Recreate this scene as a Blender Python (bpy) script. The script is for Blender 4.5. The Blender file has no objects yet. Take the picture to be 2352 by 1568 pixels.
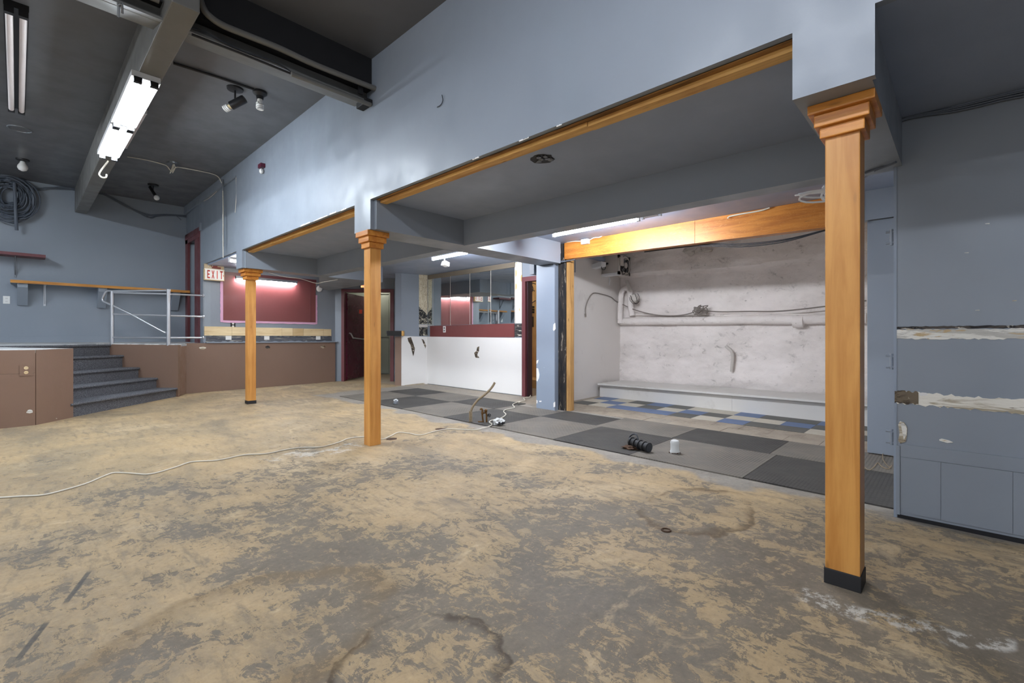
import bpy, bmesh, math, random
from mathutils import Vector, Matrix, noise as mnoise

SC = bpy.context.scene
COL = SC.collection
random.seed(7)

# ------------------------------------------------------------------ camera
F, CX, HY = 1083.0, 1176.0, 776.5           # focal length, principal column and horizon row, in pixels of the 2352 x 1568 frame
TH = math.atan2(2208 - CX, F)               # heading of the camera against the room's X axis
FW = (math.cos(TH), math.sin(TH)); RT = (math.sin(TH), -math.cos(TH))
cam_d = bpy.data.cameras.new('camera'); cam = bpy.data.objects.new('camera', cam_d); COL.objects.link(cam)
cam_d.sensor_width = 36.0; cam_d.lens = 36.0 * F / 2352.0; cam_d.shift_y = -(784 - HY) / 2352.0
cam_d.clip_start = 0.02
cam.location = (0, 0, 1.0); cam.rotation_euler = (math.pi / 2, 0, TH - math.pi / 2)
SC.camera = cam

# ------------------------------------------------------------------ world, exposure
world = bpy.data.worlds.new('world'); SC.world = world; world.use_nodes = True
bgn = world.node_tree.nodes['Background']; bgn.inputs[0].default_value = (0.93, 0.96, 1.0, 1); bgn.inputs[1].default_value = 1.0
SC.view_settings.view_transform = 'Standard'; SC.view_settings.look = 'None'
SC.view_settings.gamma = 1.0; SC.view_settings.use_curve_mapping = False
SC.view_settings.exposure = 0.55
TUBE = 95.0                                  # radiance of the lit fluorescent tubes
SC.cycles.max_bounces = 8; SC.cycles.diffuse_bounces = 5; SC.cycles.glossy_bounces = 4
SC.cycles.use_denoising = True
SC.cycles.sample_clamp_indirect = 6.0

# ------------------------------------------------------------------ sight lines on real planes of the room
def ray(u, v):
    a = (u - CX) / F
    return (FW[0] + RT[0] * a, FW[1] + RT[1] * a, (HY - v) / F)
def onX(u, v, X):
    q = ray(u, v); t = X / q[0]; return Vector((X, q[1] * t, 1 + q[2] * t))
def onY(u, v, Y):
    q = ray(u, v); t = Y / q[1]; return Vector((q[0] * t, Y, 1 + q[2] * t))
def onZ(u, v, z):
    q = ray(u, v); t = (z - 1) / q[2]; return Vector((q[0] * t, q[1] * t, z))
def onP(u, v, p, n):
    q = ray(u, v); t = (p[0] * n[0] + p[1] * n[1]) / (q[0] * n[0] + q[1] * n[1]); return Vector((q[0] * t, q[1] * t, 1 + q[2] * t))
def fz(x, y):                                # the slab falls a little towards the camera
    return -0.03 + 0.0158 * (FW[0] * x + FW[1] * y)
def onF(u, v, up=0.0):
    t = 1.03 / ((v - HY) / F + 0.0158); q = ray(u, v); return Vector((q[0] * t, q[1] * t, 1 + q[2] * t + up))

# ------------------------------------------------------------------ node materials
def lin(c):
    return tuple(((x / 255) / 12.92 if x / 255 <= 0.04045 else ((x / 255 + 0.055) / 1.055) ** 2.4) for x in c) + (1,)
class NT:
    def __init__(s, name):
        s.m = bpy.data.materials.new(name); s.m.use_nodes = True
        s.t = s.m.node_tree; s.n = s.t.nodes; s.l = s.t.links
        s.b = s.n['Principled BSDF']; s._co = None
    def new(s, ty, **kw):
        n = s.n.new(ty)
        for k, v in kw.items(): setattr(n, k, v)
        return n
    def put(s, sock, v):
        if hasattr(v, 'links') or hasattr(v, 'is_linked'): s.l.new(v, sock)
        else: sock.default_value = v
    @property
    def co(s):
        if s._co is None: s._co = s.new('ShaderNodeTexCoord').outputs['Object']
        return s._co
    def map(s, vec, scale=(1, 1, 1), rot=(0, 0, 0), loc=(0, 0, 0)):
        n = s.new('ShaderNodeMapping'); s.put(n.inputs['Vector'], vec)
        n.inputs['Scale'].default_value = scale; n.inputs['Rotation'].default_value = rot; n.inputs['Location'].default_value = loc
        return n.outputs[0]
    def noise(s, vec, scale, detail=4, rough=0.55, dist=0.0):
        n = s.new('ShaderNodeTexNoise'); s.put(n.inputs['Vector'], vec)
        n.inputs['Scale'].default_value = scale; n.inputs['Detail'].default_value = detail
        n.inputs['Roughness'].default_value = rough; n.inputs['Distortion'].default_value = dist
        return n.outputs['Fac']
    def noisec(s, vec, scale, detail=3):
        n = s.new('ShaderNodeTexNoise'); s.put(n.inputs['Vector'], vec)
        n.inputs['Scale'].default_value = scale; n.inputs['Detail'].default_value = detail
        return n.outputs['Color']
    def voro(s, vec, scale, feature='F1'):
        n = s.new('ShaderNodeTexVoronoi', feature=feature); s.put(n.inputs['Vector'], vec); n.inputs['Scale'].default_value = scale
        return n.outputs['Distance']
    def wave(s, vec, scale, dist=0.0, detail=2, dscale=1.0, wt='BANDS', direction='X'):
        n = s.new('ShaderNodeTexWave', wave_type=wt); n.bands_direction = direction
        s.put(n.inputs['Vector'], vec); n.inputs['Scale'].default_value = scale; n.inputs['Distortion'].default_value = dist
        n.inputs['Detail'].default_value = detail; n.inputs['Detail Scale'].default_value = dscale
        return n.outputs['Fac']
    def step(s, f, a, b, lo=0.0, hi=1.0):
        n = s.new('ShaderNodeMapRange', interpolation_type='SMOOTHSTEP'); n.clamp = True
        s.put(n.inputs[0], f); n.inputs[1].default_value = a; n.inputs[2].default_value = b
        n.inputs[3].default_value = lo; n.inputs[4].default_value = hi
        return n.outputs[0]
    def math(s, op, a, b=0.0, c=0.0):
        n = s.new('ShaderNodeMath', operation=op); s.put(n.inputs[0], a); s.put(n.inputs[1], b); s.put(n.inputs[2], c)
        return n.outputs[0]
    def vmath(s, op, a, b=(0, 0, 0)):
        n = s.new('ShaderNodeVectorMath', operation=op); s.put(n.inputs[0], a); s.put(n.inputs[1], b)
        return n
    def mix(s, f, a, b, mode='MIX'):
        n = s.new('ShaderNodeMix', data_type='RGBA', blend_type=mode)
        s.put(n.inputs[0], f); s.put(n.inputs[6], a); s.put(n.inputs[7], b)
        return n.outputs[2]
    def sep(s, vec):
        n = s.new('ShaderNodeSeparateXYZ'); s.put(n.inputs[0], vec); return n.outputs
    def bump(s, h, strength=0.2, dist=0.01):
        n = s.new('ShaderNodeBump'); s.put(n.inputs['Height'], h); n.inputs['Strength'].default_value = strength; n.inputs['Distance'].default_value = dist
        s.l.new(n.outputs[0], s.b.inputs['Normal'])
    def out(s, color, rough=0.6, metal=0.0, spec=0.5):
        s.put(s.b.inputs['Base Color'], color); s.put(s.b.inputs['Roughness'], rough)
        s.b.inputs['Metallic'].default_value = metal; s.b.inputs['Specular IOR Level'].default_value = spec
        return s.m

def paint(name, c, rough=0.5, var=0.07, scuff=0.0, scuff_c=(225, 228, 232), bump=0.12, bscale=9.0, blotch=None, blotch_amt=0.0):
    t = NT(name); base = lin(c)
    dark = tuple(x * (1 - var) for x in base[:3]) + (1,); lite = tuple(min(1, x * (1 + var)) for x in base[:3]) + (1,)
    col = t.mix(t.noise(t.co, 1.3, 5), dark, lite)
    if blotch:
        col = t.mix(t.step(t.noise(t.co, 2.2, 6, 0.65), 0.55, 0.7, 0, blotch_amt), col, lin(blotch))
    if scuff > 0:
        m1 = t.step(t.noise(t.map(t.co, (2.0, 2.0, 6.0)), 6, 8, 0.75), 0.70 - scuff * 0.05, 0.74)
        col = t.mix(t.math('MULTIPLY', m1, 0.6), col, lin(scuff_c))
    h = t.noise(t.map(t.co, (1, 1, 0.6)), bscale, 6, 0.6)
    t.bump(h, bump, 0.02)
    return t.out(col, t.step(t.noise(t.co, 4, 3), 0.3, 0.7, rough - 0.08, rough + 0.1))

def plain(name, c, rough=0.5, metal=0.0, var=0.06):
    t = NT(name); base = lin(c)
    dark = tuple(x * (1 - var) for x in base[:3]) + (1,); lite = tuple(min(1, x * (1 + var)) for x in base[:3]) + (1,)
    return t.out(t.mix(t.noise(t.co, 12, 3), dark, lite), rough, metal)

def wood(name, c, dark, axis='Z', rough=0.42, knots=0.5, spec=0.4, marks=None):
    t = NT(name)
    sc = {'X': (0.5, 7, 7), 'Y': (7, 0.5, 7), 'Z': (7, 7, 0.5)}[axis]
    v = t.map(t.co, sc)
    g = t.noise(v, 3.2, 6, 0.6, 0.6); fine = t.noise(t.map(t.co, tuple(x * 4 for x in sc)), 4, 4)
    col = t.mix(t.step(g, 0.3, 0.72), lin(c), lin(dark))
    col = t.mix(t.math('MULTIPLY', t.step(fine, 0.5, 0.75), 0.22), col, lin(dark))
    kv = t.map(t.co, {'X': (1.6, 6, 6), 'Y': (6, 1.6, 6), 'Z': (6, 6, 1.6)}[axis])
    k = t.step(t.voro(kv, 2.1), 0.03, 0.12, 1, 0)
    col = t.mix(t.math('MULTIPLY', k, knots), col, lin(tuple(x * 0.45 for x in dark)))
    blot = t.noise(t.co, 2.4, 4); col = t.mix(t.step(blot, 0.35, 0.8, 0, 0.35), col, lin(tuple(min(255, x * 1.12) for x in c)))
    if marks:
        w = t.step(t.noise(t.map(t.co, (1, 1.1, 7)), 3.3, 5, 0.6, 2.2), 0.490, 0.5); w2 = t.step(t.noise(t.map(t.co, (1, 1.1, 7)), 3.3, 5, 0.6, 2.2), 0.5, 0.510, 1, 0)
        col = t.mix(t.math('MULTIPLY', t.math('MULTIPLY', w, w2), 0.55), col, lin(marks))
        d = t.step(t.noise(t.map(t.co, (4, 4, 10)), 4, 6, 0.7), 0.66, 0.74)
        col = t.mix(t.math('MULTIPLY', d, 0.5), col, lin((70, 44, 20)))
    t.bump(fine, 0.08, 0.01)
    return t.out(col, rough, 0, spec)

def emit(name, c, strength):
    t = NT(name); t.b.inputs['Base Color'].default_value = (0.9, 0.9, 0.9, 1)
    t.b.inputs['Emission Color'].default_value = lin(c); t.b.inputs['Emission Strength'].default_value = strength
    t.b.inputs['Roughness'].default_value = 0.4
    return t.m

M = {}
M['blue'] = paint('blue grey wall paint', (137, 145, 156), 0.42, 0.05, 0.05)
M['blue_far'] = paint('blue grey far wall paint', (142, 151, 162), 0.5, 0.05, 0.0)
M['blue_worn'] = paint('chipped blue grey paint', (140, 151, 167), 0.42, 0.05, 0.9)
M['ceil'] = paint('charcoal ceiling paint', (98, 99, 103), 0.38, 0.1, 0.15, (140, 140, 140), 0.05, 2.0)
M['ceil_blue'] = paint('slate soffit paint', (146, 158, 180), 0.45, 0.05, 0.0)
M['joist'] = paint('dark grey joist paint', (108, 107, 104), 0.4, 0.1)
M['steel'] = paint('grey painted steel', (112, 112, 110), 0.42, 0.12)
M['black'] = plain('flat black paint', (28, 28, 31), 0.6)
M['brown'] = paint('brown panel paint', (128, 103, 88), 0.42, 0.05, 0.1, (215, 190, 165))
M['maroon'] = paint('maroon board paint', (116, 58, 57), 0.38, 0.08, 0.35, (190, 120, 125))
M['maroon_trim'] = paint('maroon trim paint', (106, 56, 60), 0.4, 0.08, 0.2, (190, 160, 160))
M['purple'] = paint('dark plum door paint', (86, 24, 46), 0.3, 0.08, 0.0)
M['plum_dark'] = plain('dark plum reveal', (44, 14, 26), 0.5)
M['pink'] = paint('pink foam edge', (228, 178, 210), 0.7, 0.06, 0.4, (250, 245, 250))
M['white'] = paint('white drywall', (232, 230, 228), 0.6, 0.03, 0.0, bump=0.06)
M['whitemetal'] = plain('white enamel', (225, 227, 230), 0.35)
M['plate'] = plain('white plastic', (238, 238, 236), 0.35)
M['tan_plaster'] = paint('tan plaster', (196, 178, 150), 0.8, 0.2)
M['green'] = paint('sage green paint', (150, 156, 144), 0.5, 0.05)
M['chrome'] = plain('brushed steel tube', (212, 214, 219), 0.28, 0.75)
M['grey_metal'] = plain('grey metal', (120, 124, 130), 0.4, 0.6)
M['dark_metal'] = plain('dark metal', (46, 46, 48), 0.4, 0.6)
M['brass'] = plain('aged brass', (112, 84, 52), 0.42, 0.8, 0.25)
M['orange'] = wood('honey stained wood', (212, 154, 82), (184, 122, 56), 'Z', 0.36, 0.35)
M['orange_x'] = wood('honey stained capital wood', (214, 146, 64), (176, 104, 38), 'Y', 0.36, 0.45)
M['beam_wood'] = wood('orange stained beam wood', (204, 134, 58), (160, 92, 34), 'Y', 0.4, 0.4, marks=(226, 178, 112))
M['stud'] = wood('bare softwood', (228, 182, 106), (176, 122, 60), 'Y', 0.6, 0.9)
M['stud_z'] = wood('bare softwood upright', (190, 148, 92), (132, 94, 52), 'Z', 0.6, 0.9)
M['rough_wood'] = wood('rough torn wood', (168, 122, 66), (84, 56, 30), 'Y', 0.8, 0.9)
M['shelf_wood'] = wood('shelf edge wood', (214, 152, 74), (172, 112, 50), 'X', 0.5, 0.3)
M['plank'] = wood('pale maple plank', (230, 210, 172), (204, 176, 130), 'X', 0.5, 0.25)
M['plank2'] = wood('darker maple plank', (212, 186, 142), (186, 154, 108), 'X', 0.5, 0.35)
M['ply'] = wood('tan plywood', (226, 190, 134), (196, 150, 92), 'Z', 0.6, 0.2)
M['tube'] = emit('lit fluorescent tube', (236, 246, 255), TUBE)
M['tube_bar'] = emit('lit white bar tube', (244, 248, 255), TUBE * 2.9)
M['tube_low'] = emit('lit tube at lower output', (240, 246, 255), TUBE * 0.6)  # output lowered to hold down the header's brightness
M['tube_dim'] = emit('lit dim tube', (255, 246, 232), 26.0)
M['tube_off'] = plain('unlit fluorescent tube', (214, 206, 206), 0.3)
M['cable_white'] = plain('white cable', (214, 208, 194), 0.45)
M['cable_grey'] = plain('painted grey cable', (86, 94, 106), 0.5)
M['cable_dark'] = plain('dark cable', (40, 44, 52), 0.5)
M['rust'] = plain('rusty dirt', (72, 50, 34), 0.9, 0, 0.4)
M['red_dark'] = plain('dark red plastic', (120, 40, 36), 0.5)
M['red_letter'] = plain('red sign letter', (206, 62, 46), 0.5)
M['dusty_cable'] = plain('dusty grey cable', (126, 118, 112), 0.6)
M['reflection_tone'] = paint('dull brown reflection tone', (122, 112, 98), 0.5, 0.1)  # tone of the ceiling as reflected at the mirror's top
M['orange_sign'] = emit('orange sign face', (214, 92, 40), 0.8)
M['orange_letter'] = emit('pale sign letter', (255, 176, 96), 1.0)
M['bulb_glass'] = plain('white bulb glass', (226, 226, 224), 0.25)
M['hose'] = plain('dusty hose', (138, 122, 98), 0.6, 0, 0.2)
M['plastic_bag'] = plain('crumpled white plastic', (206, 208, 208), 0.35, 0, 0.15)
M['sticker'] = plain('red sticker', (226, 60, 40), 0.5)
M['unlit_navy'] = plain('navy darkness', (14, 16, 24), 0.5)  # near-black colour stands in for darkness in closet and wall gap

def m_carpet():
    t = NT('grey loop carpet')
    n = t.noise(t.map(t.co, (3, 3, 7)), 26, 3, 0.8)
    col = t.mix(t.step(n, 0.35, 0.7), lin((70, 71, 76)), lin((132, 133, 138)))
    t.bump(n, 0.5, 0.01); return t.out(col, 0.95, 0, 0.1)
M['carpet'] = m_carpet()

def m_torn(name, a, b, c, sc=(2, 2, 9)):
    t = NT(name); v = t.map(t.co, sc)
    col = t.mix(t.step(t.noise(v, 2.5, 6, 0.65, 0.6), 0.46, 0.54), lin(a), lin(b))
    col = t.mix(t.step(t.noise(t.map(t.co, sc, loc=(5, 3, 2)), 3.2, 6, 0.65, 0.6), 0.58, 0.63), col, lin(c))
    t.bump(t.noise(v, 5, 6, 0.7), 0.5, 0.02); return t.out(col, 0.85)
M['torn'] = m_torn('torn plaster', (236, 234, 228), (198, 196, 190), (196, 172, 134), (1, 1.4, 7))
M['torn_dark'] = m_torn('torn weathered board', (176, 164, 142), (238, 234, 224), (98, 80, 60), (1, 1.2, 7))
M['gouged'] = m_torn('gouged drywall core', (112, 100, 84), (70, 60, 50), (190, 180, 166), (4, 4, 6))
M['torn_black'] = m_torn('black glue with plaster flecks', (44, 42, 44), (84, 78, 74), (226, 218, 204), (3, 3, 9))
M['torn_strip'] = m_torn('half stripped wall band', (80, 82, 90), (96, 98, 104), (226, 216, 196), (1.0, 1.6, 14))
M['scorched'] = m_torn('black scraped pier edge', (30, 29, 32), (54, 48, 44), (150, 138, 124), (6, 6, 1.2))

def m_glue():
    t = NT('white board with glue spots')
    v = t.map(t.co, (1, 6.5, 3.2)); d = t.voro(v, 1.6)
    col = t.mix(t.step(d, 0.26, 0.34, 1, 0), lin((228, 224, 214)), lin((206, 178, 120)))
    return t.out(col, 0.7)
M['glue'] = m_glue()

def m_banner():
    t = NT('cream board with brown runs')
    n = t.noise(t.map(t.co, (9, 9, 2.2)), 3, 5, 0.7, 1.0)
    w = t.math('MULTIPLY', t.step(n, 0.46, 0.5), t.step(n, 0.5, 0.54, 1, 0))
    col = t.mix(t.math('MULTIPLY', w, 0.8), lin((214, 204, 180)), lin((150, 124, 82)))
    return t.out(col, 0.7)
M['banner'] = m_banner()
def m_swirl():
    t = NT('black board with cream swirls')
    n = t.noise(t.co, 9, 2, 0.5, 1.2)
    w = t.math('MULTIPLY', t.step(n, 0.46, 0.5), t.step(n, 0.5, 0.54, 1, 0))
    return t.out(t.mix(w, lin((30, 29, 30)), lin((196, 188, 168))), 0.6)
M['swirl'] = m_swirl()

def m_plaster():
    t = NT('rough whitewashed plaster')
    v = t.map(t.co, (1, 1, 1.5))
    big = t.noise(v, 1.6, 6, 0.6); med = t.noise(v, 7, 8, 0.7, 0.4); fine = t.noise(t.map(t.co, (1, 1, 0.35)), 30, 5, 0.6)
    col = t.mix(t.step(big, 0.35, 0.7), lin((244, 237, 234)), lin((226, 219, 215)))
    dirt = t.math('MULTIPLY', t.step(med, 0.55, 0.72), t.step(big, 0.36, 0.56))
    col = t.mix(t.math('MULTIPLY', dirt, 0.65), col, lin((150, 143, 138)))
    spots = t.step(t.noise(t.map(t.co, (1, 3, 5), loc=(0, 0.37, 0)), 4, 6, 0.7), 0.66, 0.7)
    col = t.mix(t.math('MULTIPLY', spots, 0.6), col, lin((128, 120, 112)))
    h = t.math('ADD', t.math('MULTIPLY', med, 1.0), t.math('MULTIPLY', fine, 0.35))
    t.bump(h, 0.75, 0.03); return t.out(col, 0.85, 0, 0.2)
M['plaster'] = m_plaster()
M['alcove_white'] = paint('dusty white wall', (222, 217, 213), 0.6, 0.04, 0.0, blotch=(196, 190, 186), blotch_amt=0.5)
M['bench'] = paint('dusty grey white board', (212, 209, 205), 0.55, 0.06, 0.2, (240, 240, 238), blotch=(182, 178, 172), blotch_amt=0.5)
M['fan_grey'] = paint('dusty beige metal', (196, 190, 184), 0.5, 0.08, blotch=(140, 130, 120), blotch_amt=0.6)

def m_rubber(name, c, worn):
    t = NT(name); x, y, z = t.sep(t.co)
    cell = t.map(t.co, (1, 1, 0), rot=(0, 0, 0.0))
    br = t.new('ShaderNodeTexBrick'); t.put(br.inputs['Vector'], t.map(t.co, (1, 1, 1), rot=(0, 0, 0)))
    br.inputs['Scale'].default_value = 1.0; br.inputs['Brick Width'].default_value = 0.045; br.inputs['Row Height'].default_value = 0.022
    br.inputs['Mortar Size'].default_value = 0.0065; br.inputs['Mortar Smooth'].default_value = 0.6
    f = br.outputs['Fac']
    wear = t.step(t.noise(t.co, 1.7, 5, 0.6), 0.38, 0.66)
    dust = t.noise(t.map(t.co, (1.2, 1, 1)), 5, 6, 0.7)
    col = t.mix(t.step(dust, 0.35, 0.75, 0, 0.55), lin(c), lin(worn))
    grv = t.math('MULTIPLY', t.math('MULTIPLY', f, wear), 0.5)
    col = t.mix(grv, col, lin(tuple(q * 0.62 for q in c)))
    t.bump(t.math('MULTIPLY', t.math('SUBTRACT', 1.0, f), wear), 0.6, 0.004)
    return t.out(col, 0.62, 0, 0.35)
M['mat_light'] = m_rubber('worn light grey rubber', (106, 101, 94), (130, 121, 108))
M['mat_dark'] = m_rubber('dark grey rubber', (60, 58, 56), (84, 81, 76))
def m_tile(name, c, d=(150, 142, 128), amt=0.35):
    t = NT(name)
    col = t.mix(t.step(t.noise(t.co, 6, 6, 0.7), 0.4, 0.75, 0, amt), lin(c), lin(d))
    return t.out(col, 0.5, 0, 0.4)
M['tile_blue'] = m_tile('blue vinyl tile', (86, 106, 142), (110, 118, 132))
M['tile_beige'] = m_tile('beige vinyl tile', (188, 181, 166), (160, 150, 134))
M['tile_dark'] = m_tile('charcoal vinyl tile', (80, 80, 76), (104, 100, 94))
M['tile_raw'] = m_tile('dusty bare underlay', (156, 144, 128), (112, 100, 88), 0.9)

def m_mirror():
    t = NT('tarnished mirror glass')
    n = t.noise(t.co, 3, 6, 0.7)
    t.b.inputs['Metallic'].default_value = 1.0
    col = t.mix(t.step(n, 0.5, 0.8, 0, 0.5), (0.80, 0.84, 0.83, 1), (0.58, 0.61, 0.60, 1))
    t.put(t.b.inputs['Base Color'], col); t.b.inputs['Roughness'].default_value = 0.02
    return t.m
M['mirror'] = m_mirror()

def m_floor():
    t = NT('worn concrete with glue residue'); x, y, z = t.sep(t.co)
    xy = t.map(t.co, (1, 1, 0))
    warp = t.vmath('ADD', xy, t.vmath('MULTIPLY', t.vmath('SUBTRACT', t.noisec(xy, 2.2, 4), (0.5, 0.5, 0.5)).outputs[0], (0.55, 0.55, 0)).outputs[0]).outputs[0]
    wx, wy, wz = t.sep(warp)
    warp2 = t.vmath('ADD', xy, t.vmath('MULTIPLY', t.vmath('SUBTRACT', t.noisec(xy, 5.5, 5), (0.5, 0.5, 0.5)).outputs[0], (0.22, 0.22, 0)).outputs[0]).outputs[0]
    vx, vy, vz = t.sep(warp2)
    big = t.noise(xy, 0.45, 4, 0.5); med = t.noise(xy, 1.5, 6, 0.62, 0.3)
    n1 = t.noise(t.map(xy, (1, 1, 0), rot=(0, 0, 0.5)), 12.5, 12, 0.78, 0.8)
    n2 = t.noise(t.map(xy, (3.2, 1.0, 0), rot=(0, 0, 0.35), loc=(3, 1, 0)), 8.0, 11, 0.8, 0.5)
    fine = t.math('ADD', t.math('MULTIPLY', n1, 0.62), t.math('MULTIPLY', n2, 0.38))
    streak = t.noise(t.map(xy, (5.0, 1.4, 0), rot=(0, 0, 0.75)), 3.0, 8, 0.7, 0.3)
    grain = t.noise(xy, 60, 4, 0.6)
    tan = t.mix(t.step(med, 0.3, 0.7), lin((182, 157, 120)), lin((148, 132, 108)))
    tan = t.mix(t.step(t.noise(xy, 0.9, 5, 0.6, 0.5), 0.5, 0.72, 0, 0.7), tan, lin((192, 172, 142)))
    tan = t.mix(t.step(streak, 0.45, 0.75, 0, 0.45), tan, lin((136, 120, 96)))
    # distance to the camera's right foreground, where the glue has flaked most
    dx = t.math('SUBTRACT', x, 1.55); dy = t.math('SUBTRACT', y, 0.35)
    dr = t.math('SQRT', t.math('ADD', t.math('MULTIPLY', dx, dx), t.math('MULTIPLY', dy, dy)))
    flake = t.step(dr, 0.3, 3.2, 0.045, -0.045)
    dx2 = t.math('SUBTRACT', x, 0.9); dy2 = t.math('SUBTRACT', y, 3.2)
    dr2 = t.math('SQRT', t.math('ADD', t.math('MULTIPLY', dx2, dx2), t.math('MULTIPLY', dy2, dy2)))
    flake2 = t.step(dr2, 0.2, 1.7, 0.05, 0.0)
    far = t.step(y, 3.6, 5.6, 0.0, -0.05)
    thr = t.math('ADD', t.math('ADD', fine, t.math('MULTIPLY', t.math('SUBTRACT', med, 0.5), 0.55)), t.math('ADD', flake, t.math('ADD', flake2, far)))
    bare = t.step(thr, 0.508, 0.528)
    grey = t.mix(t.noise(xy, 4, 6, 0.65), lin((80, 74, 67)), lin((138, 128, 114)))
    col = t.mix(t.math('MULTIPLY', bare, 0.86), tan, grey)
    soft = t.step(t.math('ADD', streak, t.math('MULTIPLY', t.math('SUBTRACT', big, 0.5), 0.5)), 0.52, 0.68, 0, 0.6)
    col = t.mix(soft, col, lin((122, 111, 96)))
    sm2 = t.step(t.noise(t.map(xy, (1.6, 0.7, 0), rot=(0, 0, 0.6), loc=(9, 2, 0)), 1.1, 7, 0.66, 0.6), 0.5, 0.68, 0, 0.55)
    col = t.mix(sm2, col, lin((108, 100, 90)))
    lt = t.step(t.noise(t.map(xy, (0.9, 1.3, 0), loc=(2, 8, 0)), 2.3, 8, 0.7, 1.0), 0.57, 0.68, 0, 0.5)
    col = t.mix(lt, col, lin((204, 181, 145)))
    rim = t.math('MULTIPLY', t.step(thr, 0.47, 0.505), t.step(thr, 0.505, 0.53, 1, 0))
    col = t.mix(t.math('MULTIPLY', rim, 0.25), col, lin((196, 166, 118)))
    # stain rings left by water: noisy ellipses
    def ring(c, r, w, cc, amt, col):
        ax = t.math('DIVIDE', t.math('SUBTRACT', vx, c[0]), r[0]); ay = t.math('DIVIDE', t.math('SUBTRACT', vy, c[1]), r[1])
        d = t.math('SQRT', t.math('ADD', t.math('MULTIPLY', ax, ax), t.math('MULTIPLY', ay, ay)))
        e = t.math('MULTIPLY', t.step(d, 1 - w, 1.0), t.step(d, 1.0, 1 + w * 0.35, 1, 0))
        e = t.math('MULTIPLY', e, t.step(t.noise(xy, 2.6, 4), 0.34, 0.52))
        return t.mix(t.math('MULTIPLY', e, amt), col, lin(cc))
    col = ring((0.86, 1.20), (0.255, 0.265), 0.13, (58, 46, 32), 0.85, col)
    col = ring((2.72, 1.10), (0.42, 0.27), 0.22, (92, 72, 46), 0.75, col)
    col = ring((0.55, 1.75), (0.5, 0.36), 0.35, (120, 98, 66), 0.5, col)
    # long marks: distance to a segment in the floor plane
    def seg(a, b, w, cc, amt, col, vx, vy, brk=None):
        L = math.hypot(b[0] - a[0], b[1] - a[1]); ux, uy = (b[0] - a[0]) / L, (b[1] - a[1]) / L
        px = t.math('SUBTRACT', vx, a[0]); py = t.math('SUBTRACT', vy, a[1])
        along = t.math('ADD', t.math('MULTIPLY', px, ux), t.math('MULTIPLY', py, uy))
        off = t.math('ABSOLUTE', t.math('SUBTRACT', t.math('MULTIPLY', px, uy), t.math('MULTIPLY', py, ux)))
        e = t.math('MULTIPLY', t.step(off, w * 0.5, w, 1, 0), t.math('MULTIPLY', t.step(along, -0.02, 0.02), t.step(along, L - 0.02, L + 0.02, 1, 0)))
        if brk: e = t.math('MULTIPLY', e, t.step(t.noise(xy, brk, 8, 0.75), 0.48, 0.58))
        return t.mix(t.math('MULTIPLY', e, amt), col, lin(cc))
    p = lambda u, v: tuple(onF(u, v)[:2])
    col = seg(p(1850, 1372), p(2352, 1512), 0.085, (222, 218, 210), 0.75, col, wx, wy, 13)
    col = seg(p(600, 1058), p(830, 1020), 0.10, (206, 204, 198), 0.6, col, wx, wy, 7)
    col = seg(p(150, 1385), p(205, 1312), 0.012, (74, 72, 70), 0.85, col, x, y)
    col = seg(p(40, 1515), p(108, 1428), 0.012, (74, 72, 70), 0.85, col, x, y)
    col = seg(p(312, 1190), p(342, 1090), 0.016, (96, 94, 92), 0.8, col, x, y, 9)
    col = seg(p(0, 1300), p(700, 1048), 0.006, (84, 76, 64), 0.55, col, x, y, 3)
    # the grey apron round the bar's mats
    ap = t.math('MULTIPLY', t.step(wx, 3.28, 3.36), t.step(wy, 7.45, 7.6, 1, 0))
    apc = t.mix(t.noise(xy, 3, 7, 0.7, 0.4), lin((96, 92, 88)), lin((172, 165, 155)))
    col = t.mix(ap, col, apc)
    hid = t.math('MULTIPLY', t.step(x, 4.95, 5.0), t.step(t.noise(xy, 2, 5), 0.35, 0.6, 0.3, 0.8))
    col = t.mix(hid, col, lin((158, 146, 130)))
    mot = t.noise(xy, 34, 8, 0.75)
    col = t.mix(t.step(mot, 0.5, 0.7, 0, 0.32), col, lin((84, 74, 60)))
    col = t.mix(t.step(mot, 0.3, 0.48, 0.25, 0), col, lin((208, 187, 150)))
    col = t.mix(t.math('MULTIPLY', t.step(grain, 0.5, 0.8), 0.2), col, lin((70, 64, 56)))
    h = t.math('ADD', t.math('MULTIPLY', bare, -0.6), t.math('ADD', t.math('MULTIPLY', fine, 0.6), t.math('MULTIPLY', grain, 0.15)))
    t.bump(h, 0.35, 0.006)
    return t.out(col, t.step(fine, 0.3, 0.7, 0.5, 0.72), 0, 0.3)
M['floor'] = m_floor()

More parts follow.
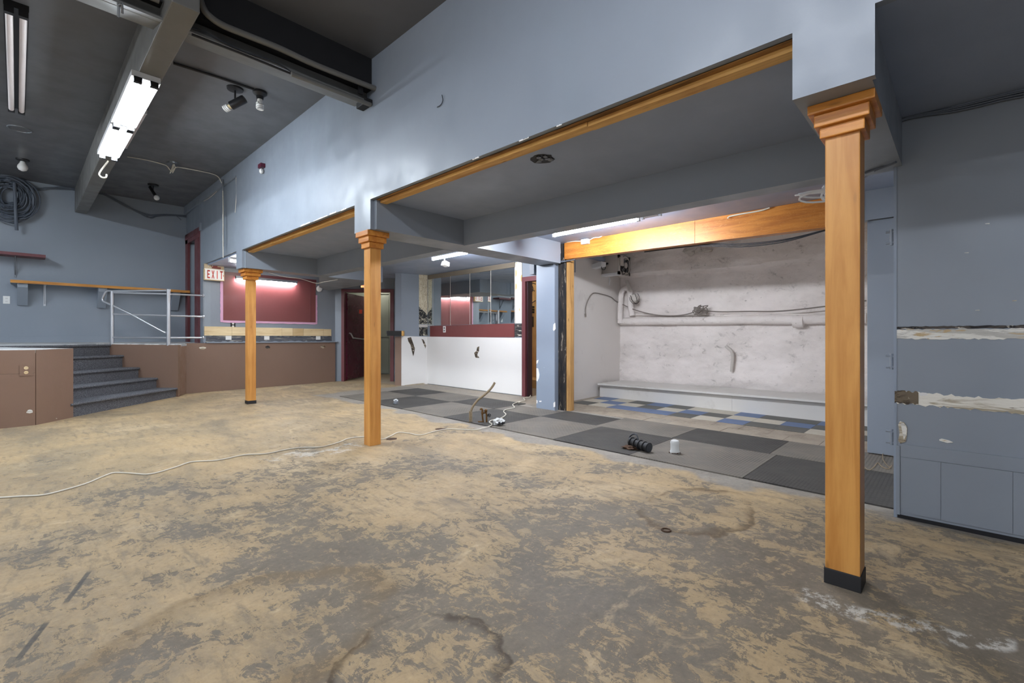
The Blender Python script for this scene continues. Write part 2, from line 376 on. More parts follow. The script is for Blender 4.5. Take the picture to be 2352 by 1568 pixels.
# ------------------------------------------------------------------ mesh building
def origin(o):
    v = Vector((0, 0, 0))
    while o is not None: v = v + o.location; o = o.parent
    return v
class MB:
    def __init__(s): s.bm = bmesh.new()
    def hexa(s, p):                           # p: bottom ring of 4, top ring of 4
        v = [s.bm.verts.new(q) for q in p]
        for f in ((3, 2, 1, 0), (4, 5, 6, 7), (0, 1, 5, 4), (1, 2, 6, 5), (2, 3, 7, 6), (3, 0, 4, 7)): s.bm.faces.new([v[i] for i in f])
        return s
    def box(s, x0, y0, z0, x1, y1, z1, bev=0.0):
        x0, x1 = sorted((x0, x1)); y0, y1 = sorted((y0, y1)); z0, z1 = sorted((z0, z1))
        n0 = len(s.bm.verts)
        s.hexa([(x0, y0, z0), (x1, y0, z0), (x1, y1, z0), (x0, y1, z0), (x0, y0, z1), (x1, y0, z1), (x1, y1, z1), (x0, y1, z1)])
        if bev > 0:
            s.bm.verts.ensure_lookup_table(); vs = set(s.bm.verts[n0:])
            ed = [e for e in s.bm.edges if e.verts[0] in vs and e.verts[1] in vs]
            bmesh.ops.bevel(s.bm, geom=ed, offset=bev, segments=2, affect='EDGES', profile=0.6)
        return s
    def obox(s, c, size, ex, ey=None):        # box with its own horizontal axes ex, ey (2-D unit vectors), z up, c = base centre
        if ey is None: ey = (-ex[1], ex[0])
        a, b, h = size[0] / 2, size[1] / 2, size[2]
        p = []
        for z in (0, h):
            for i, j in ((-a, -b), (a, -b), (a, b), (-a, b)):
                p.append((c[0] + ex[0] * i + ey[0] * j, c[1] + ex[1] * i + ey[1] * j, c[2] + z))
        return s.hexa(p)
    def prism(s, poly, vec):
        vec = Vector(vec); a = [s.bm.verts.new(Vector(p)) for p in poly]; b = [s.bm.verts.new(Vector(p) + vec) for p in poly]
        n = len(poly)
        s.bm.faces.new(a); s.bm.faces.new(list(reversed(b)))
        for i in range(n): s.bm.faces.new([a[i], b[i], b[(i + 1) % n], a[(i + 1) % n]])
        return s
    def tube(s, pts, r, n=8, closed=False, r2=None):
        pts = [Vector(p) for p in pts]; rings = []; up = None; m = len(pts)
        for i, p in enumerate(pts):
            if closed: d = pts[(i + 1) % m] - pts[i - 1]
            else: d = pts[min(i + 1, m - 1)] - pts[max(i - 1, 0)]
            if d.length < 1e-9: d = Vector((0, 0, 1))
            d.normalize()
            if up is None: up = d.orthogonal().normalized()
            else:
                up = up - d * up.dot(d); up = up.normalized() if up.length > 1e-6 else d.orthogonal().normalized()
            w = d.cross(up); rr = r if r2 is None else r + (r2 - r) * i / max(1, m - 1)
            rings.append([s.bm.verts.new(p + (up * math.cos(2 * math.pi * k / n) + w * math.sin(2 * math.pi * k / n)) * rr) for k in range(n)])
        for i in range(m if closed else m - 1):
            a, b = rings[i], rings[(i + 1) % m]
            for k in range(n): s.bm.faces.new([a[k], a[(k + 1) % n], b[(k + 1) % n], b[k]])
        if not closed: s.bm.faces.new(list(reversed(rings[0]))); s.bm.faces.new(rings[-1])
        return s
    def lathe(s, prof, c, axis=(0, 0, 1), n=16):   # prof: (radius, height along the axis)
        ax = Vector(axis).normalized(); u = ax.orthogonal().normalized(); w = ax.cross(u); c = Vector(c); rings = []
        for r, h in prof:
            r = max(r, 1e-4)
            rings.append([s.bm.verts.new(c + ax * h + (u * math.cos(2 * math.pi * k / n) + w * math.sin(2 * math.pi * k / n)) * r) for k in range(n)])
        for a, b in zip(rings, rings[1:]):
            for k in range(n): s.bm.faces.new([a[k], a[(k + 1) % n], b[(k + 1) % n], b[k]])
        s.bm.faces.new(list(reversed(rings[0]))); s.bm.faces.new(rings[-1])
        return s
    def blob(s, c, rad, seed=0, amp=0.25, sub=3):
        r = bmesh.ops.create_icosphere(s.bm, subdivisions=sub, radius=1.0)
        for v in r['verts']:
            k = 1 + amp * mnoise.noise(v.co * 2.3 + Vector((seed, seed * 1.7, 0)))
            v.co = Vector((v.co.x * rad[0] * k + c[0], v.co.y * rad[1] * k + c[1], v.co.z * rad[2] * k + c[2]))
        return s
    def build(s, name, mat, parent=None, label=None, smooth=False, base=False, kind=None):
        off = origin(parent) if parent is not None else Vector((0, 0, 0))
        if base:
            xs = [v.co for v in s.bm.verts]
            off = Vector(((min(v.x for v in xs) + max(v.x for v in xs)) / 2, (min(v.y for v in xs) + max(v.y for v in xs)) / 2, min(v.z for v in xs)))
        for v in s.bm.verts: v.co -= off
        bmesh.ops.recalc_face_normals(s.bm, faces=s.bm.faces)
        me = bpy.data.meshes.new(name); s.bm.to_mesh(me); s.bm.free()
        if smooth:
            for p in me.polygons: p.use_smooth = True
            me.set_sharp_from_angle(angle=math.radians(38))
        me.materials.append(M[mat] if isinstance(mat, str) else mat)
        o = bpy.data.objects.new(name, me); COL.objects.link(o)
        if parent is not None: o.parent = parent
        elif base: o.location = off
        if label: o['label'] = label
        if kind: o['kind'] = kind
        return o
def spline(pts, k=6):
    pts = [Vector(p) for p in pts]; out = []
    P = [pts[0]] + pts + [pts[-1]]
    for i in range(1, len(P) - 2):
        for j in range(k):
            t = j / k; a, b, c, d = P[i - 1], P[i], P[i + 1], P[i + 2]
            out.append(0.5 * ((2 * b) + (c - a) * t + (2 * a - 5 * b + 4 * c - d) * t * t + (3 * b - a - 3 * c + d) * t ** 3))
    out.append(pts[-1]); return out
def thing(name, label, cat, loc, group=None):
    o = bpy.data.objects.new(name, None); COL.objects.link(o); o.location = loc; o.empty_display_size = 0.1
    o['label'] = label; o['category'] = cat
    if group: o['group'] = group
    return o
def tag(o, label, cat, group=None, kind=None):
    o['label'] = label; o['category'] = cat
    if group: o['group'] = group
    if kind: o['kind'] = kind
    return o
def struct(name, mb, mat, parent=None, smooth=False):
    o = mb.build(name, mat, parent, smooth=smooth)
    if parent is None: o['kind'] = 'structure'
    return o
def B(*a, **k): return MB().box(*a, **k)
def jag(y0, y1, zt, zb, amp, n, seed, plane):     # ragged-edged strip; plane maps (y, z) to a 3-D point
    rnd = random.Random(seed); top = []; bot = []
    for i in range(n + 1):
        y = y0 + (y1 - y0) * i / n
        top.append(plane(y, zt(i / n) + rnd.uniform(-amp, amp))); bot.append(plane(y, zb(i / n) + rnd.uniform(-amp, amp)))
    return top + list(reversed(bot))

# ================================================================== THE SHELL
# floor: one slab that falls slightly towards the camera
mb = MB(); c = [(-5, -5), (7.3, -5), (7.3, 12), (-5, 12)]
mb.hexa([(x, y, fz(x, y) - 0.2) for x, y in c] + [(x, y, fz(x, y)) for x, y in c]); floor = struct('floor', mb, 'floor')

CE = 3.43
ceiling = struct('ceiling', B(-5, -5, CE, 2.3, 10.55, CE + 0.12), 'ceil')
# upper wall over the bays, notched down at each column
prof = [(-5, CE), (10.45, CE), (10.45, 3.3), (7.40, 3.3), (7.40, 1.97), (7.15, 1.97), (7.15, 2.215), (4.02, 2.215), (4.02, 1.955), (3.74, 1.955),
        (3.74, 2.215), (0.487, 2.215), (0.487, 1.948), (0.225, 1.948), (0.225, 2.205), (-5, 2.205)]
whd = struct('wall_header', MB().prism([(2.13, y, z) for y, z in prof], (0.036, 0, 0)), 'blue')
hX = lambda u, v: onX(u, v, 2.128)
rnd = random.Random(17)
for u0, v0, u1, v1 in ((690, 520, 712, 511), (720, 508, 752, 495), (757, 493, 772, 487), (783, 484, 795, 479), (1085, 367, 1100, 361), (1192, 325, 1214, 316), (1278, 291, 1290, 286)):
    n = 6; up = []; dn = []
    for i in range(n + 1):
        u = u0 + (u1 - u0) * i / n; v = v0 + (v1 - v0) * i / n; up.append(hX(u, v - rnd.uniform(0.5, 3.0))); dn.append(hX(u, v + 0.6))
    MB().prism(up + dn[::-1], (0.003, 0, 0)).build('torn_edge', 'white', whd)
# the set-back wall beyond the last column, with the tall narrow doorway on the stage
Xs = 2.172
d0 = onX(449, 548, Xs); d1 = onX(433, 556, Xs); yD0, yD1, zD = d0.y, min(d1.y, 10.30), d0.z
mb = MB().box(Xs, 7.40, 2.25, Xs + 0.1, yD0, CE).box(Xs, 9.25, 0, Xs + 0.1, yD0, 2.25).box(Xs, yD0, zD, Xs + 0.1, yD1, CE).box(Xs, yD1, 0, Xs + 0.1, 10.43, CE)
struct('wall_stage', mb, 'blue_far')
struct('wall_far', B(-5, 10.43, 0, 3.4, 10.55, CE), 'blue_far')
# closet behind that doorway
struct('wall_closet', MB().box(3.3, 9.36, 0, 3.4, 10.43, CE).box(Xs + 0.1, 10.41, 0, 3.3, 10.43, CE).box(Xs + 0.1, 9.35, 2.3, 3.3, 9.40, CE).box(Xs + 0.1, 9.36, 0.9, 3.3, 10.43, 0.94), 'unlit_navy')  # walls coloured near black so the doorway reads unlit
# unseen sides of the room: openings added on the left for fill daylight, a plain wall behind the camera
mb = MB()
for y in (-5, -1.5, 2.2, 5.9): mb.box(-5.1, y - 0.12, 0, -5, y + 0.12, CE)
mb.box(-5.1, -5, -0.2, -5, 10.5, 0.45).box(-5.1, -5, 2.95, -5, 10.5, CE).box(-5.1, 5.9, 0, -5, 10.5, CE)
struct('wall_left', mb, 'blue_far')
struct('wall_back', B(-5, -5.1, -0.2, 3.5, -5, CE), 'blue_far')

# right wall and the low ceiling in front of it
XR = 3.355
wr = struct('wall_right', B(XR, -5, -0.05, XR + 0.11, 0.268, 2.3), 'blue')
struct('ceiling', B(2.166, -5, 2.205, XR + 0.1, 0.236, 2.26), 'ceil_blue')
# bays, back zone, alcove ceilings
struct('ceiling', MB().box(2.166, 0.236, 2.212, 3.30, 7.13, 2.27), 'ceil_blue')
struct('ceiling', MB().box(3.30, 0.236, 2.222, 4.96, 9.4, 2.28).box(2.2, 7.13, 2.222, 3.30, 9.4, 2.28).box(4.96, 4.1, 2.222, 7.2, 9.6, 2.28), 'ceil_blue')
struct('ceiling', B(4.96, 0.2, 2.42, 7.2, 4.3, 2.5), 'alcove_white')
# boxed beams
struct('ceiling_beam', B(2.166, 0.236, 1.948, 3.42, 0.487, 2.25), 'blue')
struct('ceiling_beam', B(2.166, 3.70, 1.955, 4.78, 4.02, 2.25), 'blue')
struct('ceiling_beam', B(2.166, 7.13, 1.97, 3.42, 7.40, 2.25), 'blue')
struct('ceiling_beam', MB().prism([(3.285, 0.487, 1.95), (3.43, 0.487, 1.95), (3.33, 3.70, 1.95), (3.165, 3.70, 1.95)], (0, 0, 0.3)).prism([(3.165, 4.02, 1.952), (3.33, 4.02, 1.952), (3.33, 7.13, 1.952), (3.165, 7.13, 1.952)], (0, 0, 0.3)), 'blue')
struct('ceiling_beam', MB().prism([(3.2, 7.14, 1.955), (3.9, 8.70, 1.955), (4.3, 9.2, 1.955), (4.3, 7.14, 1.955)], (0, 0, 0.28)), 'blue')

# wall with the maroon board
YB = 9.25
wb = struct('wall_bar', B(Xs + 0.1, YB, 0, 4.50, YB + 0.1, 2.24), 'blue')

# frontal wall with the plum door: built along the camera-independent diagonal of the room
def dg(l, f=9.62): return (FW[0] * f + RT[0] * l, FW[1] * f + RT[1] * l)
def dl(u, f=9.62): return (u - CX) / F * f
def dbox(mb, u0, u1, z0, z1, f0=9.62, f1=9.74):
    a, b, c, d = dg(dl(u0), f0), dg(dl(u1), f0), dg(dl(u1), f1), dg(dl(u0), f1)
    return mb.hexa([(*a, z0), (*b, z0), (*c, z0), (*d, z0), (*a, z1), (*b, z1), (*c, z1), (*d, z1)])
def zf(v, f=9.62): return 1 - (v - HY) / F * f
mb = MB(); dbox(mb, 768, 788, 0.05, 2.24); dbox(mb, 903, 927, 0.05, 2.24); dbox(mb, 788, 903, zf(666), 2.24); struct('wall_diagonal', mb, 'blue')
# corridor behind
mb = MB(); dbox(mb, 700, 960, 0.0, 2.3, 11.2, 11.3); dbox(mb, 690, 706, 0.0, 2.3, 9.8, 11.3); dbox(mb, 950, 960, 0.0, 2.3, 9.75, 11.3); dbox(mb, 690, 960, 2.24, 2.3, 9.62, 11.3)
wc = struct('wall_corridor', mb, 'green')

# bar end wall, bar back wall
A_, B_, C_, D_ = (4.91, 7.72), (4.99, 7.634), (5.49, 7.50), (5.49, 7.80)
struct('wall_bar_end', MB().prism([(*p, 0.02) for p in (A_, B_, C_, D_)], (0, 0, 2.21)), 'blue')
XB = 5.49
wbb = struct('wall_bar_back', MB().box(XB, 4.95, 0, XB + 0.1, 8.0, 2.24).box(XB, 4.05, 1.955, XB + 0.1, 4.95, 2.24), 'blue')
nB = Vector((B_[1] - C_[1], C_[0] - B_[0], 0)).normalized() * -1    # outward normal of the bar end wall
def bw(u, v, off=0.0):
    p = (B_[0] + nB.x * off, B_[1] + nB.y * off); return onP(u, v, p, (nB.x, nB.y))
# white drywall skins below the bar counter line, brown end
MB().prism([bw(922, 771.5, 0.012), bw(983, 773, 0.012), bw(983, 884, 0.012), bw(922, 888, 0.012)], -nB * 0.012).build('drywall_panel', 'white', wbb)
MB().prism([(XB, 7.49, fz(XB, 7.4) + 0.012), (XB, 5.005, fz(XB, 5.0) + 0.012), (XB, 5.005, 1.005), (XB, 7.49, 1.032)], (-0.014, 0, 0)).build('drywall_panel', 'white', wbb)
ab = Vector((A_[0] - B_[0], A_[1] - B_[1], 0)).normalized(); nE = Vector((-ab.y, ab.x, 0))
if nE.dot(Vector((-A_[0], -A_[1], 0))) < 0: nE = -nE
MB().prism([Vector((*A_, 0.1)) + nE * 0.012, Vector((*B_, 0.1)) + nE * 0.012, Vector((*B_, 1.03)) + nE * 0.012, Vector((*A_, 1.03)) + nE * 0.012], -nE * 0.011).build('end_panel', 'brown', wbb)
def gouge(pts, seed, parent, mat='gouged', name='gouge', f=None, nrm=None):
    p = [f(u, v) for u, v in pts]; MB().prism(p, nrm).build(name, mat, parent)
gouge([(936, 776), (944, 774), (949, 788), (953, 800), (951, 812), (949, 818), (946, 806), (943, 792), (938, 784)], 1, wbb, f=lambda u, v: bw(u, v, 0.0135), nrm=-nB * 0.004)
gouge([(968, 778), (973, 780), (979, 794), (977, 800), (973, 790)], 2, wbb, f=lambda u, v: bw(u, v, 0.0135), nrm=-nB * 0.004)
gX = lambda u, v: onX(u, v, XB - 0.0155)
gouge([(1096, 797), (1101, 795), (1100, 806), (1096, 814), (1101, 822), (1092, 821), (1089, 810), (1094, 806)], 3, wbb, f=gX, nrm=(0.004, 0, 0))
MB().prism([bw(930, 884, 0.02), bw(975, 879, 0.02), bw(978, 884, 0.02), bw(925, 890, 0.02)], -nB * 0.008).build('torn_base', 'torn_dark', wbb)

# pier at the alcove's left side
Xp = 4.75
y0, y1 = onX(1232, 800, Xp).y, onX(1274, 800, Xp).y; y2 = onX(1281, 800, 4.86).y; y3 = onX(1299, 800, 4.87).y
pier = struct('wall_pier', MB().prism([(Xp, y0, 0.0), (Xp, y1, 0.0), (4.865, y2, 0.0), (5.0, y2, 0), (5.0, 4.10, 0), (4.79, 4.10, 0)], (0, 0, 2.23)), 'blue_worn')
B(4.87, y2 - 0.001, 0.02, 4.93, y3, 2.225).build('scraped_edge', 'scorched', pier)
y4 = onX(1309.5, 800, 4.885).y
B(4.885, y3 - 0.001, 0.02, 4.97, y4, 2.03, bev=0.004).build('stud', 'stud_z', pier)
# paint chips with their own shapes
for pts in ([(1232, 828), (1237, 826), (1235, 833), (1232, 836)], [(1232, 845), (1236, 846), (1239, 860), (1238, 868), (1234, 876), (1232, 874)], [(1232, 918), (1235, 920), (1234, 926), (1232, 926)],
            [(1238, 920), (1244, 920), (1243, 923), (1239, 923)], [(1271, 745), (1275, 741), (1276, 755), (1272, 760), (1270, 757)], [(1271, 925), (1275, 922), (1275, 934), (1271, 935)]):
    MB().prism([onX(u, v, Xp - 0.002) for u, v in pts], (0.004, 0, 0)).build('paint_chip', 'white', pier)

# alcove walls
struct('wall_alcove_left', MB().prism([(4.9, 4.10, 0), (7.15, 4.19, 0), (7.15, 4.3, 0), (4.9, 4.2, 0)], (0, 0, 2.45)), 'alcove_white')
struct('wall_alcove_right', B(4.97, 0.2, 0, 7.15, 0.3, 2.45), 'alcove_white')
# back wall of the alcove: rough plaster with real relief
def plaster_wall():
    bm = bmesh.new(); ny, nz = 190, 130; ya, yb, za, zb = 0.2, 4.25, 0.02, 2.45; vs = []
    for j in range(nz + 1):
        row = []
        for i in range(ny + 1):
            y = ya + (yb - ya) * i / ny; z = za + (zb - za) * j / nz
            p = Vector((y, z * 1.5, 0))
            h = 0.028 * mnoise.fractal(p * 1.6, 1.0, 2.0, 5) + 0.010 * mnoise.fractal(p * 9 + Vector((4, 1, 0)), 0.9, 2.1, 4)
            edge = 1.98 + 0.035 * math.sin(y * 2.1) + 0.03 * mnoise.noise(Vector((y * 3, 0, 3)))       # thick upper band
            t = min(1, max(0, (z - edge) / 0.05)); h += 0.13 * t * t * (3 - 2 * t)
            h += 0.07 * math.exp(-((z - 2.10) / 0.06) ** 2 - ((y - 2.25) / 0.09) ** 2)
            l = 0.66 + 0.05 * mnoise.noise(Vector((y * 2, 7, 0))); h += 0.02 * (1 if z < l else 0) * min(1, (l - z) / 0.05)
            h += 0.04 * math.exp(-((z - 0.42) / 0.1) ** 2 - ((y - 2.35) / 0.22) ** 2)
            row.append(bm.verts.new((7.05 - h, y, z)))
        vs.append(row)
    for j in range(nz):
        for i in range(ny): bm.faces.new([vs[j][i], vs[j][i + 1], vs[j + 1][i + 1], vs[j + 1][i]])
    back = [bm.verts.new(q) for q in ((7.2, ya, za), (7.2, yb, za), (7.2, yb, zb), (7.2, ya, zb))]; bm.faces.new(back)
    o = MB(); o.bm.free(); o.bm = bm
    return struct('wall_alcove_back', o, 'plaster', smooth=True)
plaster_wall()

# ================================================================== LARGE TIMBER
def column(cx, cy, w, top, tiers, shoe, label, leaning=0.0):
    zb = fz(cx, cy)
    t = thing('column', label, 'column', (cx, cy, zb), 'orange timber columns under the header')
    h = w / 2; z0 = zb - 0.003
    zc = top - sum(q[1] for q in tiers)
    if shoe:
        B(cx - h - 0.004, cy - h - 0.004, z0, cx + h + 0.004, cy + h + 0.004, zb + shoe, bev=0.003).build('base_shoe', 'black', t, 'black base shoe')
    B(cx - h, cy - h, z0 + (0.02 if shoe else 0), cx + h, cy + h, zc + 0.02, bev=0.004).build('shaft', 'orange', t)
    z = top
    for a, hh in tiers:
        B(cx - a, cy - a, z - hh, cx + a, cy + a, z - 0.0005, bev=0.004).build('capital_block', 'orange_x', t); z -= hh
    return t
column(2.343, 0.346, 0.117, 1.948, ((0.111, 0.038), (0.092, 0.05), (0.075, 0.044)), 0.062, 'big near orange column with stepped capital and black base shoe')
column(2.225, 3.87, 0.108, 1.955, ((0.108, 0.046), (0.09, 0.05), (0.072, 0.05)), 0, 'middle orange column with bare foot and no black shoe')
c1 = Vector((2.285, 7.30, 0))
column(c1.x, c1.y, 0.108, 1.97, ((0.122, 0.046), (0.10, 0.05), (0.08, 0.05)), 0.045, 'farthest orange column standing before the maroon board')

# softwood plates left where the header's trim was torn off
def plate_run(name, ya, yb, cuts, lab):
    t = bpy.data.objects.new(name, None); COL.objects.link(t); t.location = (2.2, ya, 2.18); t['kind'] = 'structure'
    B(2.166, ya, 2.2085, 2.203, yb, 2.23).build('rough_strip', 'rough_wood', t)
    ys = [ya] + cuts + [yb]
    for i, (a, b) in enumerate(zip(ys, ys[1:])):
        dz = 0.006 * ((i * 7) % 3 - 1)
        B(2.203 - 0.004 * (i % 2), a + 0.001, 2.186 + dz * 0.5, 2.268, b - 0.001, 2.2105, bev=0.002).build('board', 'stud', t)
    return t
plate_run('trim_1', 0.487, 3.70, [onZ(1353, 290, 2.19).y, onZ(981, 420, 2.19).y], '')
plate_run('trim_2', 4.02, 7.13, [onZ(616, 556, 2.19).y], '')

# timber beam across the alcove opening
hb = thing('timber_beam', 'orange stained timber beam spanning the white alcove opening', 'beam', (4.9, 2.2, 2.0))
ys = onX(1596, 540, 4.85).y
za0, za1 = onX(1298, 595, 4.85).z, onX(1895, 522, 4.85).z
def hbeam(a, b, x0, x1):
    za = za1 + (za0 - za1) * (a - 0.86) / 2.82; zb2 = za1 + (za0 - za1) * (b - 0.86) / 2.82
    return MB().hexa([(x0, a, za), (x1, a, za), (x1, b, zb2), (x0, b, zb2), (x0, a, 2.2205), (x1, a, 2.2205), (x1, b, 2.2205), (x0, b, 2.2205)])
hbeam(0.60, ys - 0.0012, 4.85, 4.95).build('beam_board', 'beam_wood', hb); hbeam(ys + 0.0012, y3 + 0.002, 4.847, 4.95).build('beam_board', 'beam_wood', hb)
# blue lintel and door-height panel right of the opening
struct('wall_side_panel', MB().box(4.86, 0.08, 1.978, 4.95, 0.598, 2.2215), 'blue')
o = B(4.88, 0.10, 0.05, 4.93, onX(1992, 800, 4.88).y, 1.972, bev=0.003).build('door_1', 'blue'); o['kind'] = 'structure'

# ================================================================== STAGE AND STAIRS
def pz(x, y): return 0.875 + 0.0195 * (y - 7.33)
e1 = (0.719, 0.695); e2 = (-0.695, 0.719); P0 = (1.737, 8.873)
def st(a, s): return (P0[0] + e1[0] * a + e2[0] * s, P0[1] + e1[1] * a + e2[1] * s)
noses = ((0.0, 0.227), (0.305, 0.384), (0.583, 0.547), (0.833, 0.738), (1.03, 0.905))
Lw = 1.80
poly = [(-5, 7.33), (0.14, 7.33), (0.456, 7.663), st(-Lw, 0.02), st(-Lw, 1.06), st(-0.0, 1.06), st(0.0, -0.0), st(0.04, 0.0), (1.92, 9.2), (Xs, 9.2), (Xs, 10.425), (-5, 10.425)]
mb = MB(); a = [mb.bm.verts.new((x, y, pz(x, y))) for x, y in poly]; b = [mb.bm.verts.new((x, y, pz(x, y) - 0.035)) for x, y in poly]
mb.bm.faces.new(a); mb.bm.faces.new(list(reversed(b)))
for i in range(len(poly)): mb.bm.faces.new([a[i], b[i], b[(i + 1) % len(poly)], a[(i + 1) % len(poly)]])
def m_deck():
    t = NT('scuffed grey stage deck'); n = t.noise(t.map(t.co, (0.4, 2, 1)), 3, 6, 0.7)
    return t.out(t.mix(t.step(n, 0.42, 0.6), lin((160, 162, 166)), lin((226, 226, 224))), 0.75)
M['deck'] = m_deck()
stage = tag(mb.build('stage', 'deck'), 'raised stage with brown panelled front and scuffed grey deck', 'stage', kind='structure')
def panel(a, b, z0a, z0b, z1a, z1b, th=0.03, mat='brown', name='front_panel', parent=stage):
    d = Vector((b[0] - a[0], b[1] - a[1], 0)).normalized(); n = Vector((-d.y, d.x, 0)) * th
    if n.y < 0: n = -n
    o_ = n.normalized() * 0.007; a = (a[0] - o_.x, a[1] - o_.y); b = (b[0] - o_.x, b[1] - o_.y)
    q = [(a[0], a[1]), (b[0], b[1]), (b[0] + n.x, b[1] + n.y), (a[0] + n.x, a[1] + n.y)]
    MB().hexa([(*q[0], z0a), (*q[1], z0b), (*q[2], z0b), (*q[3], z0a), (*q[0], z1a), (*q[1], z1b), (*q[2], z1b), (*q[3], z1a)]).build(name, mat, parent)
zb_ = lambda p: fz(*p) - 0.004
pa, pb, pc = (-5, 7.33), (0.138, 7.33), (0.456, 7.663)
sm = 0.62                                     # seam height of the two boards of the left panel
panel(pa, (0.136, 7.33), zb_(pa), zb_(pb), sm - 0.001, sm - 0.001); panel(pa, (0.136, 7.33), sm + 0.001, sm + 0.001, 0.872, 0.872)
panel(pb, pc, zb_(pb), zb_(pc), pz(*pb) - 0.003, pz(*pc) - 0.003)
# stair side cheek, return and the long low wall below the maroon board
ck0, ck1 = st(0.0, -0.005), st(0.0, 1.07)
panel(ck1, ck0, zb_(ck1), zb_(ck0), 0.905, 0.893, 0.03)
rt0, rt1 = st(0.012, -0.004), (1.905, 9.2)
panel(rt0, rt1, zb_(rt0) + 0.02, zb_(rt1), 0.893, 0.9, 0.03)
w0, w1 = (1.905, 9.2), (4.452, 9.2)
xm = onY(414 + 54, 840, 9.2).x
panel(w0, w1, zb_(w0), zb_(w1), 0.918, 0.918, 0.045, name='low_wall_panel')
B(2.19, 9.165, 0.916, 4.50, 9.252, 0.934, bev=0.003).build('ledge', 'blue', stage)
for (u, v, s) in ((465, 799, 1), (742, 796, 3)):
    p = onY(u, v, 9.191); MB().blob(p, (0.048, 0.006, 0.026), s, 0.5, 2).build('torn_patch', 'torn_dark', stage)
p = onY(615, 797, 9.191); MB().blob(p, (0.04, 0.006, 0.025), 5, 0.6, 2).build('torn_patch', 'torn_black', stage)
for (u, v, r) in ((68, 945, 0.024), (129, 961, 0.008)):
    p = onY(u, v, 7.321) if u < 80 else onP(u, v, (pb[0] + 0.005, pb[1] - 0.005), (0.724, -0.69)); MB().blob(p, (r, 0.004, r * 0.8), 2, 0.4, 2).build('torn_patch', 'torn', stage)

stairs = thing('staircase', 'five grey carpeted steps climbing to the stage', 'stairs', (*st(-0.9, 0.4), fz(*st(-0.9, 0.4))))
for k, (s, z) in enumerate(noses):
    s1 = noses[k + 1][0] + 0.03 if k < 4 else 1.06
    r0 = 0.008 if k == 0 else -0.002           # the first step wraps just past the cheek
    zlo = (fz(*st(-0.9, s)) - 0.012) if k == 0 else noses[k - 1][1] - 0.03
    q = [st(-Lw, s + 0.028), st(r0 - 0.002, s + 0.028), st(r0 - 0.002, s1), st(-Lw, s1)]
    MB().hexa([(x, y, (fz(x, y) - 0.003) if k == 0 else zlo) for x, y in q] + [(x, y, z - 0.03) for x, y in q]).build('riser', 'carpet', stairs)
    rows = []                                  # tread with a rounded nose
    for dx, dz in ((s1, z), (s + 0.02, z), (s + 0.007, z - 0.005), (s, z - 0.018), (s + 0.006, z - 0.031), (s + 0.02, z - 0.036), (s1, z - 0.036)): rows.append((dx, dz))
    MB().prism([(*st(-Lw, dx), dz) for dx, dz in rows], (e1[0] * (Lw + r0), e1[1] * (Lw + r0), 0)).build('tread', 'carpet', stairs, smooth=True)

# tube railing on the stage edge
nS = (e1[0], e1[1]); ckp = st(0.015, 0)
def rs(u, v): return onP(u, v, ckp, nS)
p1 = rs(257.5, 784); p2 = rs(387, 782)
rail = thing('railing', 'bare steel tube railing along the stage edge', 'railing', (p2.x, p2.y, 0.9))
q2 = Vector((Xs - 0.004, 9.262, 0)); dv = (q2.y - p2.y, -(q2.x - p2.x))
def r2(u, v): return onP(u, v, (p2.x, p2.y), dv)
MB().tube([(p1.x, p1.y, 0.89), (p1.x, p1.y, rs(257.5, 669).z)], 0.024, 12).build('post', 'chrome', rail, smooth=True)
MB().tube([(p2.x, p2.y, 0.885), (p2.x, p2.y, rs(387, 664).z)], 0.026, 12).build('post', 'chrome', rail, smooth=True)
MB().tube([rs(258, 668), rs(387, 667)], 0.016, 10).build('rail', 'chrome', rail, smooth=True)
for va, vb, vc in ((671.5, 675, 678.5), (721, 724.5, 727), (775, 775.5, 775.5)):
    MB().tube([rs(258, va), rs(387, vb)], 0.015, 10).build('rail', 'chrome', rail, smooth=True)
    e = r2(463.5, vc); MB().tube([rs(387, vb), e], 0.015, 10).build('rail', 'chrome', rail, smooth=True)
    MB().lathe([(0.03, 0), (0.03, 0.012), (0.018, 0.02)], (q2.x, q2.y, e.z), (p2.x - q2.x, p2.y - q2.y, 0), 12).build('wall_flange', 'chrome', rail)
MB().tube(spline([rs(258, 668), rs(246, 668), rs(240, 676), rs(235.5, 686), rs(238, 692), rs(246, 695.5), rs(300, 721), rs(372, 760), rs(381, 763.5), rs(387, 763)], 5), 0.0165, 10).build('handrail', 'chrome', rail, smooth=True)

# ================================================================== DOORS
# tall narrow doorway on the stage
t = bpy.data.objects.new('door_2', None); COL.objects.link(t); t.location = (Xs, (yD0 + yD1) / 2, 0.93); t['kind'] = 'structure'
yo = onX(460, 520, Xs).y; zo = onX(460, 521, Xs).z
for a, b, dx in ((yo, yD0 - 0.12, 0.008), (yo + 0.06, yD0, 0.014)): B(Xs - dx, a, 0.92, Xs + 0.02, b, zo - (a - yo)).build('casing', 'maroon_trim', t)
B(Xs - 0.02, yD1 - 0.02, 0.92, Xs + 0.02, 10.425, zo).build('casing', 'maroon_trim', t)
B(Xs - 0.02, yo + 0.001, zD - 0.02, Xs + 0.02, 10.424, zo - 0.001).build('casing', 'maroon_trim', t)
B(Xs - 0.026, yo + 0.03, zD + 0.05, Xs, 10.42, zD + 0.13).build('casing', 'maroon_trim', t)
for y, x in ((yD0 + 0.12, 2.4), (yD0 + 0.2, 2.6)): MB().tube(spline([(x, y, 2.7), (x + 0.03, y + 0.02, 2.2), (x - 0.02, y, 1.7), (x, y + 0.03, 0.95)], 6), 0.006, 6).build('loose_wire', 'cable_white', t)
B(Xs - 0.012, 9.256, 0.934, Xs + 0.001, 9.33, 2.24).build('corner_strip', 'blue', t)
